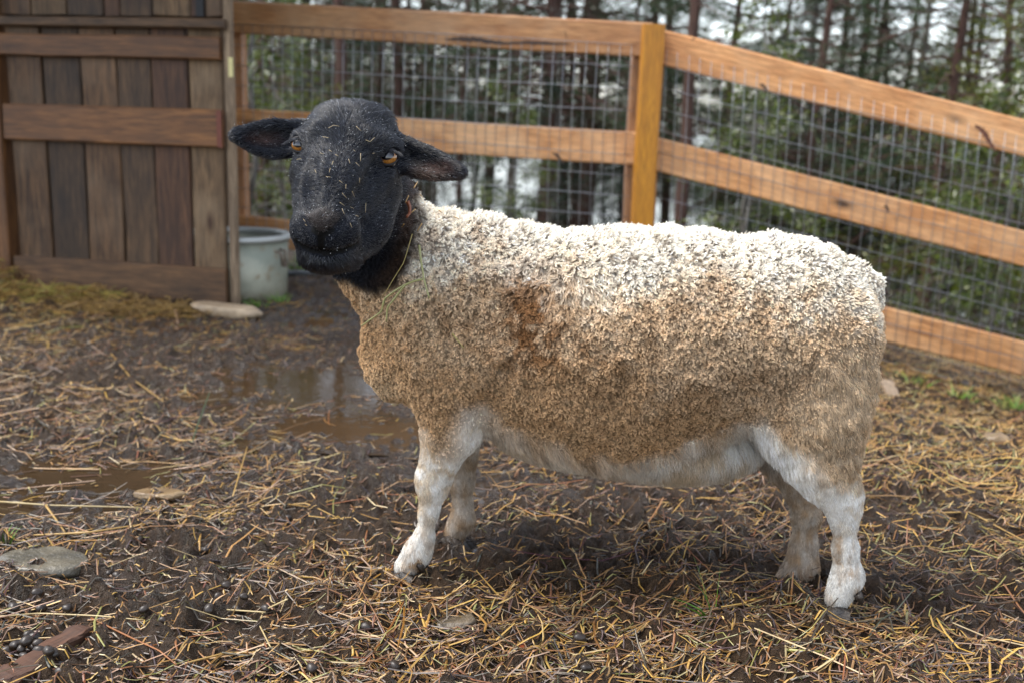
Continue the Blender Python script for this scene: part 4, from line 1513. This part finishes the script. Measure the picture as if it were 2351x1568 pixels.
def sheep_colour(P):
    u, v, nz, black, leg, far = sheep_zones(P)
    n2 = fbm(u * .055, v * .055, 311, 3) - .5
    n3 = fbm(u * .010, v * .010, 321, 2) - .5
    cream, pale, tan, dirt, rust = map(np.array, ((.80, .74, .64), (.60, .455, .30), (.43, .275, .140), (.23, .145, .078), (.22, .105, .038)))

    def mixc(c, d, f):
        return c * (1 - f[:, None]) + d * f[:, None]
    back = np.interp(u, [900, 1000, 1150, 1250, 1400, 1600, 1750, 1900, 2030], [420, 480, 500, 520, 525, 525, 548, 556, 620])
    h = v - back                                       # how far below the back line
    c = np.tile(cream, (len(u), 1))
    c = mixc(c, pale, sstep(30, 190, h + n2 * 150 + n3 * 120))
    lowend = np.interp(u, [800, 1000, 1200, 1500, 1750, 1900, 2030], [130, 190, 180, 210, 260, 420, 460])
    c = mixc(c, tan, .85 * sstep(lowend, lowend + 150, h + n2 * 140 + n3 * 160))
    c = mixc(c, pale, .8 * sstep(1700, 1940, u + n3 * 200) * sstep(120, 260, h))
    c = mixc(c, dirt, .5 * np.clip(sstep(.06, .30, n2 + .6 * n3) * sstep(60, 160, h), 0, 1))
    c = mixc(c, dirt, .40 * np.exp(-(((u - 1640) / 180) ** 2 + ((v - 860) / 70) ** 2)))
    c = mixc(c, dirt, .45 * np.exp(-(((u - 1020) / 150) ** 2 + ((v - 540) / 60) ** 2)) * sstep(-.1, .2, n2))
    c = mixc(c, rust, np.clip(1.1 * np.exp(-(((u - 1245 + nz * 90) / 55) ** 2 + ((v - 700) / 85) ** 2)) * sstep(-.35, .12, n2 + nz) + .6 * np.exp(-(((u - 1300) / 100) ** 2 + ((v - 760) / 45) ** 2)) * sstep(-.2, .2, n2), 0, .9))
    c = mixc(c, np.array((.60, .47, .31)), .7 * np.exp(-(((u - 900) / 70) ** 2 + ((v - 890) / 60) ** 2)))
    # legs, belly fringe
    white = np.tile((.84, .81, .75), (len(u), 1)) * (1 - .14 * sstep(1090, 1180, v))[:, None]
    white = mixc(white, np.array((.52, .41, .29)), .6 * sstep(1090, 1160, u) * sstep(1420, 1320, u) * sstep(800, 850, v))
    white = mixc(white, np.array((.50, .40, .29)), .6 * np.exp(-(((u - 1560) / 150) ** 2 + ((v - 1062) / 26) ** 2)))
    white = mixc(white, np.array((.48, .36, .22)), .8 * sstep(.02, .28, n2 + n3) * sstep(1330, 1000, v))
    white = mixc(white, np.array((.52, .35, .17)), .9 * np.exp(-(((u - 975) / 22) ** 2 + ((v - 1110) / 40) ** 2)))
    white = mixc(white, np.array((.46, .29, .13)), sstep(1225, 1275, v + n2 * 90) * .85 * sstep(1200, 1100, u))
    white = mixc(white, np.array((.44, .31, .18)), sstep(1330, 1390, v + n2 * 60) * .8)
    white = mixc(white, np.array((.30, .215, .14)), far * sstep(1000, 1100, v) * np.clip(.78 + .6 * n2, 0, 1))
    white = mixc(white, np.array((.40, .27, .15)), .9 * np.exp(-(((u - 1400) / 60) ** 2 + ((v - 1085) / 35) ** 2)))
    white = mixc(white, np.array((.36, .24, .14)), .8 * sstep(.12, .3, n2) * sstep(1120, 1200, v))
    white = mixc(white, np.array((.50, .37, .24)), .75 * sstep(1040, 960, v) * sstep(1130, 1060, u))
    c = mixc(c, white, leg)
    mud = fbm(u * .10, v * .035, 341, 3) - .5           # streaks of dried mud on the shanks
    c = mixc(c, np.array((.30, .20, .115)), leg * .8 * sstep(.02, .22, mud) * sstep(1090, 1200, v) * (.55 + .45 * far))
    c = c * (1 + .25 * n2[:, None])
    blk = np.tile((.0058, .0072, .0115), (len(u), 1))
    hx, hy, _w = project(P).T
    collar = np.clip(1.3 * np.exp(-((poly_sd(hx, hy, BLACK) - 8) / 26) ** 2), 0, 1) * sstep(690, 640, hy) * sstep(820, 900, hx)
    blk = mixc(blk, np.array((.050, .028, .016)), .7 * collar)
    # warm bare skin: nose bridge tip and ear lining
    dn = poly_sd(hx + nz * 10, hy, [(700, 490), (740, 476), (784, 492), (777, 508), (757, 529), (744, 541), (731, 540), (718, 526), (704, 506)])
    blk = mixc(blk, np.array((.027, .0215, .0195)), .9 * sstep(-5, 7, dn) * sstep(1.66, 1.62, _w))
    for ex, ey, D in ((615, 318, 1.72), (1000, 385, 1.72)):
        de = np.linalg.norm((P - on_view(ex, ey, D)) * np.array([.55, 1, 1.6]), axis=1)
        blk = mixc(blk, np.array((.052, .028, .022)), .7 * sstep(.030, .008, de))
    c = mixc(c, blk, black)
    return np.clip(c, .004, .9)


# the skin lies a little under the fleece, with folds and hollows of its own
_u, _v, _nz, _bl, _lg, _fr = sheep_zones(SV)
_w = (1 - _bl) * (1 - _lg)
_dip = (.007 * np.exp(-((_u - 1300) / 70) ** 2) + .010 * np.exp(-((_u - 1715) / 60) ** 2)) * sstep(620, 560, _v)
SV = SV - np.array([0, 0, 1.0]) * (_dip * _w)[:, None]
_bump = (fbm(_u * .030, _v * .022, 601, 3) - .5) * .016 + (fbm(_u * .075, _v * .05, 611, 2) - .5) * .010
_crease = np.exp(-(((_u - 1180) / 60) ** 2)) * np.sin(_v * .11 + _u * .03) * .003 * sstep(1000, 800, _v)
SV = SV - SN * (  .0055 * np.clip(_w + .25 * _lg, 0, 1))[:, None] + SN * (_w * (_bump + _crease))[:, None]
SN = vnormals(SV, SF)


def hair_mat(name, rough, spec, coat=0.0, transl=.25, root=1.0, tip=1.0):
    t = NT(name)
    a = t.attr('tint'); colr = a.outputs['Color']
    if root < 1:                             # self-shadowing painted in at the roots, highlights at the tips
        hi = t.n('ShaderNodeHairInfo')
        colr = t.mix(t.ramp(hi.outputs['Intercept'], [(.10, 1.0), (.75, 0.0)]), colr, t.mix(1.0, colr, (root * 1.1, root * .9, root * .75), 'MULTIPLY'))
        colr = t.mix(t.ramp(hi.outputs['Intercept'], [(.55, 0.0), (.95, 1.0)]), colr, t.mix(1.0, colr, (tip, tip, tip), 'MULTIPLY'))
    t.base(colr); t.rough(rough); t.b.inputs['Specular IOR Level'].default_value = spec
    if coat:
        t.b.inputs['Coat Weight'].default_value = coat; t.b.inputs['Coat Roughness'].default_value = .25
    if transl:
        tr = t.n('ShaderNodeBsdfTranslucent'); t.l(colr, tr.inputs[0])
        mx = t.n('ShaderNodeMixShader'); mx.inputs[0].default_value = transl
        t.l(t.b.outputs[0], mx.inputs[1]); t.l(tr.outputs[0], mx.inputs[2]); t.l(mx.outputs[0], t.t.nodes['Material Output'].inputs[0])
    return t.m


SHEEP = tag(empty('sheep', SH_O), 'black headed sheep with a dirty cream woolly body, standing in the mud facing the camera', 'sheep')


def s_link(name, me, m):
    o = link(name, me, SHEEP, [m]); o.location = -Vector(SH_O)
    return o


t = NT('sheep_skin'); _a2 = t.attr('tint'); t.base(_a2.outputs['Color']); t.rough(.75); t.b.inputs['Specular IOR Level'].default_value = .15
t.bump(t.noise(t.coord(), 160, 4, .65), .6, .004)
BC = sheep_colour(SV)
for _i in range(4):                             # nostrils and lips are dark inside
    for _a, _b in zip(LINES[_i][:-1], LINES[_i][1:]):
        BC[d_cone(SV, _a, _b, .0055, .0055) < 0] = .003
s_link('body', np_mesh('body', SV, SF, True, BC * (.45 + .5 * _bl + .35 * _lg * (1 - _bl))[:, None]), t.m)  # skin colour darkened under the fleece so gaps read as shade

# --- growing hair
REARF = lambda u, v: sstep(1740, 1900, u + .25 * (v - 850)) * sstep(700, 830, v) * .92
FA = np.linalg.norm(np.cross(SV[SF[:, 2]] - SV[SF[:, 0]], SV[SF[:, 3]] - SV[SF[:, 1]]), axis=1) / 2
FC = SV[SF].mean(1)
FU, FVv, _, F_BLACK, F_LEG, F_FAR = sheep_zones(FC)
FPIX = project(FC)
F_NECK = sstep(1.80, 1.85, FPIX[:, 2] + .0006 * (FPIX[:, 1] - 560)) * (FPIX[:, 1] > 400)


def sample(weight, n, r):
    p = FA * weight; p = p / p.sum()
    f = r.choice(len(FA), n, p=p)
    a, b = r.uniform(0, 1, (2, n, 1))
    q = SF[f]
    w = [(1 - a) * (1 - b), a * (1 - b), a * b, (1 - a) * b]
    P = sum(SV[q[:, i]] * w[i] for i in range(4)); N = sum(SN[q[:, i]] * w[i] for i in range(4))
    return P, N / np.linalg.norm(N, axis=1, keepdims=True)


def curves(name, PTS, rad, col, m):
    """PTS (n, k, 3), rad (n, k), col (n, 3)"""
    n, k, _ = PTS.shape
    hc = bpy.data.hair_curves.new(name)
    hc.add_curves([k] * n)
    hc.position_data.foreach_set('vector', PTS.astype(np.float32).ravel())
    ra = hc.attributes.get('radius') or hc.attributes.new('radius', 'FLOAT', 'POINT')
    ra.data.foreach_set('value', rad.astype(np.float32).ravel())
    ca = hc.attributes.new('tint', 'FLOAT_COLOR', 'CURVE')
    ca.data.foreach_set('color', np.concatenate([col, np.ones((n, 1))], 1).astype(np.float32).ravel())
    hc.materials.append(m)
    o = bpy.data.objects.new(name, hc); COL.objects.link(o)
    o.parent = SHEEP; o.location = -Vector(SH_O)
    return o


def tang(N, D):
    T = D - (D * N).sum(1, keepdims=True) * N
    return T / (np.linalg.norm(T, axis=1, keepdims=True) + 1e-9)


def eye_free(P, k=1.25):
    ok = np.ones(len(P), bool)
    for c, r in EYES:
        ok &= np.linalg.norm(P - c, axis=1) > r * k
    return ok


def grow_wool():
    r = np.random.default_rng(77)
    wgt = (1 - F_LEG) * (1 - F_BLACK) * (1 - REARF(FU, FVv)) + .9 * F_BLACK * F_NECK
    M = 66000; S = 5; K = 9
    P, N = sample(np.clip(wgt, 0, 1) * (.55 + .45 * sstep(.1, -.05, (FC - SH_O) @ SH_EY)), M, r)
    u, v, nz, blk, leg, far = sheep_zones(P)
    top = sstep(.35, .9, N[:, 2])
    # lie: backwards and down, mussed by noise, nearly upright on the back
    a = (fbm(u * .045, v * .045, 401, 2) - .5) * 7 + r.normal(0, .5, M)
    D = SH_EX[None] * (.55 * np.cos(a))[:, None] + np.array([0, 0, -1.0])[None] * (1 - .8 * top)[:, None] + SH_EY[None] * (.5 * np.sin(a))[:, None]
    T = tang(N, D); B = np.cross(N, T)
    ln = (.0082 + .0035 * top + .0035 * r.uniform(0, 1, M)) * (1 - .35 * leg) * np.interp(v, [500, 640, 800, 950, 1050], [1.1, .98, .62, .50, .46]) * (1 - .25 * sstep(1010, 900, u))
    ln = np.where(u > 1800, ln * .85, ln)
    flop = .25 + .75 * r.uniform(0, 1, M)
    saddle = np.exp(-(((u - 1340) / 120) ** 2 + ((v - 640) / 55) ** 2)); ln = ln * (1 + .35 * saddle); flop = flop + .9 * saddle
    ph = r.uniform(0, 6.28, M); hand = r.choice([-1, 1], M); turns = r.uniform(.8, 1.7, M)
    cr = r.uniform(.0011, .0028, M) * (1 - .45 * blk)
    straight = sstep(1750, 1950, u); cr = cr * (1 - .65 * straight) * np.interp(v, [600, 800, 1000], [1, .78, .70])
    t = np.linspace(0, 1, K)
    pts, rads, cols = [], [], []
    C0 = sheep_colour(P)
    bright = r.normal(1, .20, M)
    for s in range(S):
        oa = r.uniform(0, 6.28, M); orr = .0038 * np.sqrt(r.uniform(0, 1, M))
        root = P + T * (np.cos(oa) * orr)[:, None] + B * (np.sin(oa) * orr)[:, None] - N * .002
        l = ln * r.uniform(.75, 1.12, M)
        conv = (1 - .75 * t[None]) * 1.0
        ax = N[:, None] * (l[:, None] * (t[None] - .42 * flop[:, None] * t[None] ** 2))[..., None] + T[:, None] * (l * flop)[:, None, None] * (t[None, :, None] ** 1.6) * .8
        an = ph[:, None] + hand[:, None] * turns[:, None] * 6.28 * t[None] + r.normal(0, .25, M)[:, None]
        amp = cr[:, None] * np.minimum(1, t[None] * 2.2)
        curl = B[:, None] * (np.cos(an) * amp)[..., None] + T[:, None] * (np.sin(an) * amp)[..., None]
        q = P[:, None] + (root - P)[:, None] * conv[..., None] + ax + curl
        pts.append(q)
        rads.append(np.tile(np.linspace(.00040, .00021, K), (M, 1)) * r.uniform(.8, 1.2, M)[:, None])
        cols.append(np.clip(C0 * (bright * r.normal(1, .10, M))[:, None] * 1.12, .004, .92))
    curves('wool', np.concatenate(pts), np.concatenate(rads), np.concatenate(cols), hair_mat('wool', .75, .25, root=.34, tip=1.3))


def grow_coat():
    """short straight hair of legs, belly and flank fringe"""
    r = np.random.default_rng(78)
    n = 90000; K = 5
    wgt = np.clip(F_LEG + (REARF(FU, FVv) + .15 * sstep(900, 830, FU) * sstep(820, 900, FVv)) * (1 - F_BLACK), 0, 1) * (FC[:, 2] > .012)
    P, N = sample(wgt, n, r)
    u, v, nz, blk, leg, far = sheep_zones(P)
    D = np.array([0, 0, -1.0])[None] + SH_EX[None] * (.35 * sstep(1150, 1250, u) * sstep(1100, 1000, v))[:, None] + r.normal(0, .22, (n, 3))
    T = tang(N, D)
    belly = sstep(1100, 1180, u) * sstep(1860, 1740, u) * sstep(900, 980, v)
    feet = sstep(1230, 1290, v) * (u < 1200) + sstep(1320, 1370, v)
    rear = REARF(u, v) * (1 - leg)
    ln = .0080 + .0045 * rear + .013 * belly + .009 * np.clip(feet, 0, 1) + .003 * r.uniform(0, 1, n)
    cl = (fbm(u * .11, v * .11, 431, 2) - .5)
    T2 = T + np.cross(N, T) * (cl * 1.6)[:, None]
    t = np.linspace(0, 1, K)
    lift = r.uniform(.12, .30, n) + .25 * belly
    q = P[:, None] - N[:, None] * .001 + N[:, None] * (ln * lift)[:, None, None] * (t - .35 * t * t)[None, :, None] * 1.4 + T2[:, None] * ln[:, None, None] * (t ** 1.15)[None, :, None] + np.array([0, 0, -1.0]) * (ln * .3 * belly)[:, None, None] * (t ** 2)[None, :, None]
    q[..., 2] = np.maximum(q[..., 2], .001)
    C = sheep_colour(P) * (r.normal(1, .20, n) * (1 + .75 * cl))[:, None] * 1.08
    curves('coat_hair', q, np.tile(np.linspace(.00042, .00014, K), (n, 1)), np.clip(C, .01, .92), hair_mat('coat', .6, .3))


def grow_face():
    r = np.random.default_rng(79)
    n = 70000; K = 4
    wgt = F_BLACK * (1 - F_NECK)
    P, N = sample(wgt, n, r)
    ok = eye_free(P)
    for line in LINES:                       # bare skin round nostrils and lips
        for a, b in zip(line[:-1], line[1:]):
            ok &= d_cone(P, a, b, .0055, .0055) > 0
    P, N = P[ok], N[ok]; n = len(P)
    qx, qy, _w = project(P).T
    # hair sweeps from the nose upwards and out to the cheeks; whorl on the brow
    mid = np.interp(qy, [240, 400, 520, 620], [800, 768, 742, 742])
    out = np.clip((qx - mid) / 110, -1, 1)
    D = CR[None] * (out * 1.0)[:, None] + CU[None] * np.interp(qy, [240, 330, 420, 520, 560, 640], [.8, .5, -.1, .35, -.5, -1])[:, None] + _f[None] * .35
    D = D + r.normal(0, .22, (n, 3)) + (fbm(qx * .03, qy * .03, 501, 2) - .5)[:, None] * 1.4 * CR[None]
    ear = (qx < 672) | (qx > 935) & (qy < 430)
    side = np.where(qx < 780, -1.0, 1.0)
    D[ear] = (CR[None] * side[:, None] - CU[None] * .25 + r.normal(0, .2, (n, 3)))[ear]
    T = tang(N, D)
    chin = sstep(560, 600, qy)
    poll = sstep(300, 250, qy)
    muz = sstep(470, 520, qy) * sstep(590, 560, qy)
    ln = (.0064 + .0040 * r.uniform(0, 1, n)) * (1 + .35 * chin + .5 * poll) * (1 - .45 * muz)
    lift = r.uniform(.15, .38, n) + .35 * poll + .15 * chin
    t = np.linspace(0, 1, K)
    q = P[:, None] - N[:, None] * .0008 + N[:, None] * (ln * lift)[:, None, None] * (t - .3 * t * t)[None, :, None] * 1.4 + T[:, None] * ln[:, None, None] * (t ** 1.1)[None, :, None]
    C = sheep_colour(P) * (r.uniform(.25, 2.6, n) * (1 + 1.5 * (fbm(qx * .16, qy * .09, 521, 2) - .5)))[:, None]
    tips = r.uniform(0, 1, n) < .018 + .06 * poll
    C[tips] = np.array((.16, .17, .19)) * r.uniform(.5, 1.4, (tips.sum(), 1))
    curves('face_hair', q, np.tile(np.linspace(.00042, .00016, K), (n, 1)), C, hair_mat('black_hair', .28, .55, .0, 0))
    # rain beads on the hair
    m = 900
    P, N = sample(F_BLACK * (1 - F_NECK) * (.25 + sstep(.1, .8, SN[SF].mean(1)[:, 2])), m, r)
    P = P + N * r.uniform(.003, .0075, m)[:, None]; s = r.uniform(.00025, .0006, m)
    o8 = np.array([(1, 0, 0), (-1, 0, 0), (0, 1, 0), (0, -1, 0), (0, 0, 1), (0, 0, -1)], float)
    f8 = np.array([(0, 2, 4), (2, 1, 4), (1, 3, 4), (3, 0, 4), (2, 0, 5), (1, 2, 5), (3, 1, 5), (0, 3, 5)])
    V = (P[:, None] + o8[None] * s[:, None, None]).reshape(-1, 3)
    F = (np.arange(m)[:, None, None] * 6 + f8[None]).reshape(-1, 3)
    w = NT('rain_bead'); w.base((.75, .78, .8)); w.rough(.08); w.b.inputs['Specular IOR Level'].default_value = .8
    o = s_link('rain_beads', np_mesh('rain_beads', V, F, True), w.m); o['kind'] = 'stuff'


def make_eyes():
    t = NT('amber_eye')
    sx = t.n('ShaderNodeSeparateXYZ'); tc = t.n('ShaderNodeTexCoord'); t.l(tc.outputs['Object'], sx.inputs[0])
    x, z = sx.outputs[0], sx.outputs[2]
    zz = t.math('SUBTRACT', z, .20)
    rp = t.math('SQRT', t.math('ADD', t.math('POWER', t.math('MULTIPLY', x, 1.12), 2), t.math('POWER', t.math('MULTIPLY', zz, 1.38), 2)))
    ri = t.math('SQRT', t.math('ADD', t.math('POWER', x, 2), t.math('POWER', z, 2)))
    iris = t.ramp(t.noise(t.coord(), 9, 3), [(.3, (.20, .070, .010)), (.7, (.46, .20, .035))])
    c = t.mix(t.ramp(rp, [(.78, 1.0), (.86, 0.0)]), iris, (.004, .005, .009))
    c = t.mix(t.ramp(ri, [(.86, 0.0), (.93, 1.0)]), c, (.020, .010, .007))
    t.base(c); t.rough(.12); t.b.inputs['Coat Weight'].default_value = 1; t.b.inputs['Coat Roughness'].default_value = .02
    for (c, r), dx in zip(EYES, (.10, -.12)):
        bm = bmesh.new(); bmesh.ops.create_uvsphere(bm, u_segments=32, v_segments=20, radius=1.0)
        me = bpy.data.meshes.new('eye'); bm.to_mesh(me); bm.free()
        for p in me.polygons:
            p.use_smooth = True
        o = link('eye', me, SHEEP, [t.m])
        y = Vector(_f); y = (y + Vector(CR) * dx + Vector(CU) * .02).normalized(); x_ = Vector(CR); x_ = (x_ - y * x_.dot(y)).normalized(); z_ = x_.cross(y)
        tilt = Matrix.Rotation(-.14, 3, 'Y')
        R = (Matrix((x_, y, z_)).transposed() @ tilt).to_4x4()
        o.matrix_local = Matrix.Translation(Vector(c - SH_O)) @ R @ Matrix.Scale(r, 4)
        # lids: two rims of skin above and below, lashes from the upper one
        mb = MB()
        X, Z, Yv = np.array(x_), np.array(z_), np.array(y)
        for sgn, hgt in ((1, .78), (-1, .84)):
            th = np.linspace(-1.25, 1.25, 13)
            pts = [c + r * 1.05 * (X * math.sin(a) * 1.0 + Z * sgn * hgt * math.cos(a) - Yv * (.62 - .25 * abs(math.sin(a)) ** 2)) for a in th]
            mb.tube(pts, r * (.24 if sgn > 0 else .15) * np.sin(np.linspace(.5, math.pi - .5, 13)), 8)
        o = mb.build('eyelid', plain('eyelid_skin', (.007, .006, .007), .7, 0, .3, 80), SHEEP); o.location = -Vector(SH_O)
        rr = np.random.default_rng(3)
        n = 70; a = rr.uniform(-.2, 1.2, n) * (1 if dx > 0 else -1)
        P = c + r * (X[None] * np.sin(a)[:, None] * 1.1 + Z[None] * (.72 * np.cos(a) + .1)[:, None] - Yv[None] * .75)
        D = X[None] * (np.sin(a) * .8 + .3 * np.sign(dx))[:, None] - Z[None] * .35 - Yv[None] * .55 + rr.normal(0, .12, (n, 3))
        tt = np.linspace(0, 1, 4)
        q = P[:, None] + D[:, None] * (tt[None, :, None]) * .011 - Z * (tt[None, :, None] ** 2) * .003
        curves('eyelash', q, np.tile(np.linspace(.0003, .0001, 4), (n, 1)), np.tile((.04, .042, .05), (n, 1)), hair_mat('lash', .4, .5, 0, 0))


def make_hooves():
    m = stone_mat('hoof_horn', (.010, .009, .009), (.060, .042, .028), .05)
    for (fx, fy, off, tx, ty) in ((928, 1306, -.10, 893, 1320), (1040, 1230, .09, 1074, 1222), (1922, 1378, -.095, 1884, 1390), (1818, 1330, .065, 1786, 1328)):
        a = L(fx, fy, off); b = L(tx, ty, off)
        mb = MB()
        gz = float(ground_z(a[0], a[1])); gz = max(gz, WATER_Z) - .014
        d = b - a; d[2] = 0; ln = np.linalg.norm(d); d /= ln; s = np.array([-d[1], d[0], 0])
        base = np.array([a[0], a[1], 0])
        for sd in (-1, 1):
            V = []; rows = ((-.75, .018, .032), (-.1, .021, .042), (.45, .020, .036), (.95, .0150, .024), (1.30, .006, .012))
            for k, (t_, w, h) in enumerate(rows):
                c = base + d * ln * t_ + s * sd * (.0165 - .004 * max(t_, 0)) 
                for (e, z) in ((-1, 0), (-.9, .55), (-.4, 1), (.4, 1), (.9, .55), (1, 0)):
                    V.append(c + s * e * w + np.array([0, 0, gz + z * h]))
            F = [(k * 6 + j, k * 6 + j + 1, k * 6 + j + 7, k * 6 + j + 6) for k in range(4) for j in range(5)]
            F += [(k * 6 + 5, k * 6, k * 6 + 6, k * 6 + 11) for k in range(4)]
            F += [(0, 1, 4, 5), (1, 2, 3, 4), (24, 25, 28, 29), (25, 26, 27, 28)]
            mb.add(V, F)
        o = mb.build('hoof', m, SHEEP); o.location = -Vector(SH_O)
        for sd in (-1, 1):                      # dew claws behind the pastern
            q = a - d * .030 + s * sd * .014 + np.array([0, 0, .014])
            cl = MB(); cl.tube([q + (0, 0, .010), q - d * .006, q - d * .010 - np.array([0, 0, .012])], [.008, .007, .002], 7)
            o = cl.build('dewclaw', m, SHEEP); o.location = -Vector(SH_O)


grow_wool(); grow_coat(); grow_face(); make_eyes(); make_hooves()


# --- hay caught on the sheep
def on_sheep(x, y, lift):
    h = hit(x, y)
    if h is None:
        return None
    e = .002
    g = np.array([float(sdf(h + d)) - float(sdf(h - d)) for d in np.eye(3) * e]); g /= np.linalg.norm(g) + 1e-9
    return h + g * lift


def hay(name, paths, w, c, label, cat, lift, group=None):
    mb = MB()
    for pts in paths:
        Q = [on_sheep(x, y, lift) for x, y in pts]; Q = np.array([q for q in Q if q is not None])
        if len(Q) < 2:
            continue
        t0 = np.linspace(0, len(Q) - 1, max(4, len(Q) * 3)); Q = np.stack([np.interp(t0, range(len(Q)), Q[:, k]) for k in range(3)], 1)
        mb.tube(Q, np.linspace(w, w * .6, len(Q)), 5)
    if not mb.v:
        return
    F = np.concatenate(mb.f4); V = np.concatenate(mb.v)
    o = link(name, np_mesh(name, V, F, True, np.tile(c, (len(V), 1))), None, [STRAW_M])
    tag(o, label, cat, group)


hay('hay_sprig', [[(960, 572), (968, 606), (979, 645), (986, 668), (992, 688)], [(976, 645), (955, 647), (935, 653), (912, 664), (894, 677), (892, 694), (891, 708), (865, 727), (853, 743)],
                  [(935, 653), (918, 678), (903, 699), (905, 735)]], .0022, (.40, .40, .16), 'forked pale green hay sprig hanging on the wool below the neck', 'hay', .021)
hay('hay_sprig', [[(938, 540), (929, 604), (908, 640), (886, 677)]], .0009, (.42, .33, .10), 'thin yellow hay stalk hanging down the dark neck wool', 'hay', .016)
hay('dead_leaf', [[(926, 466), (931, 478), (932, 492), (926, 502)]], .0038, (.30, .085, .03), 'curled reddish dead leaf caught behind the jaw', 'leaf', .012)
hay('hay_sprig', [[(1042, 766), (1055, 782), (1068, 797)]], .0010, (.45, .40, .10), 'short yellow stalk stuck in the shoulder wool', 'hay', .016)
FL = [((757, 300), (768, 294), (780, 296)), ((817, 296), (829, 306)), ((745, 320), (758, 323)), ((838, 324), (847, 327), (856, 318)), ((688, 371), (700, 368)),
      ((823, 357), (822, 376)), ((812, 379), (820, 387)), ((797, 372), (800, 382)), ((765, 377), (762, 386)), ((759, 392), (757, 402)), ((752, 410), (760, 412)),
      ((777, 419), (784, 424)), ((791, 427), (790, 437)), ((817, 418), (818, 410)), ((782, 446), (790, 456)), ((802, 440), (806, 452)), ((776, 470), (784, 476)),
      ((797, 476), (806, 482)), ((834, 470), (832, 488)), ((780, 486), (785, 494)), ((730, 395), (734, 401)), ((741, 357), (748, 361)), ((757, 352), (763, 356)),
      ((800, 515), (804, 524)), ((812, 503), (818, 505)), ((698, 508), (703, 513)), ((700, 520), (706, 524)), ((770, 362), (776, 366)), ((808, 350), (812, 354)), ((850, 352), (855, 350))]
for f in FL:
    hay('hay_fleck', [f], .0005, (.42, .33, .18), 'tiny pale hay fleck stuck in the black face hair', 'hay', .006, 'hay flecks on the sheep face')
for k, f in enumerate(([(935, 440), (942, 428)], [(948, 455), (955, 462)], [(925, 455), (919, 470)], [(940, 485), (932, 492)], [(1062, 470), (1072, 455)], [(905, 512), (915, 523)], [(958, 520), (950, 536)], [(1000, 500), (1010, 506)], [(1040, 515), (1052, 520)])):
    hay('hay_fleck', [f], .0012, (.45, .27, .08), 'short tan hay bit stuck in the wool of neck and shoulder', 'hay', .016, 'hay bits in the neck wool')
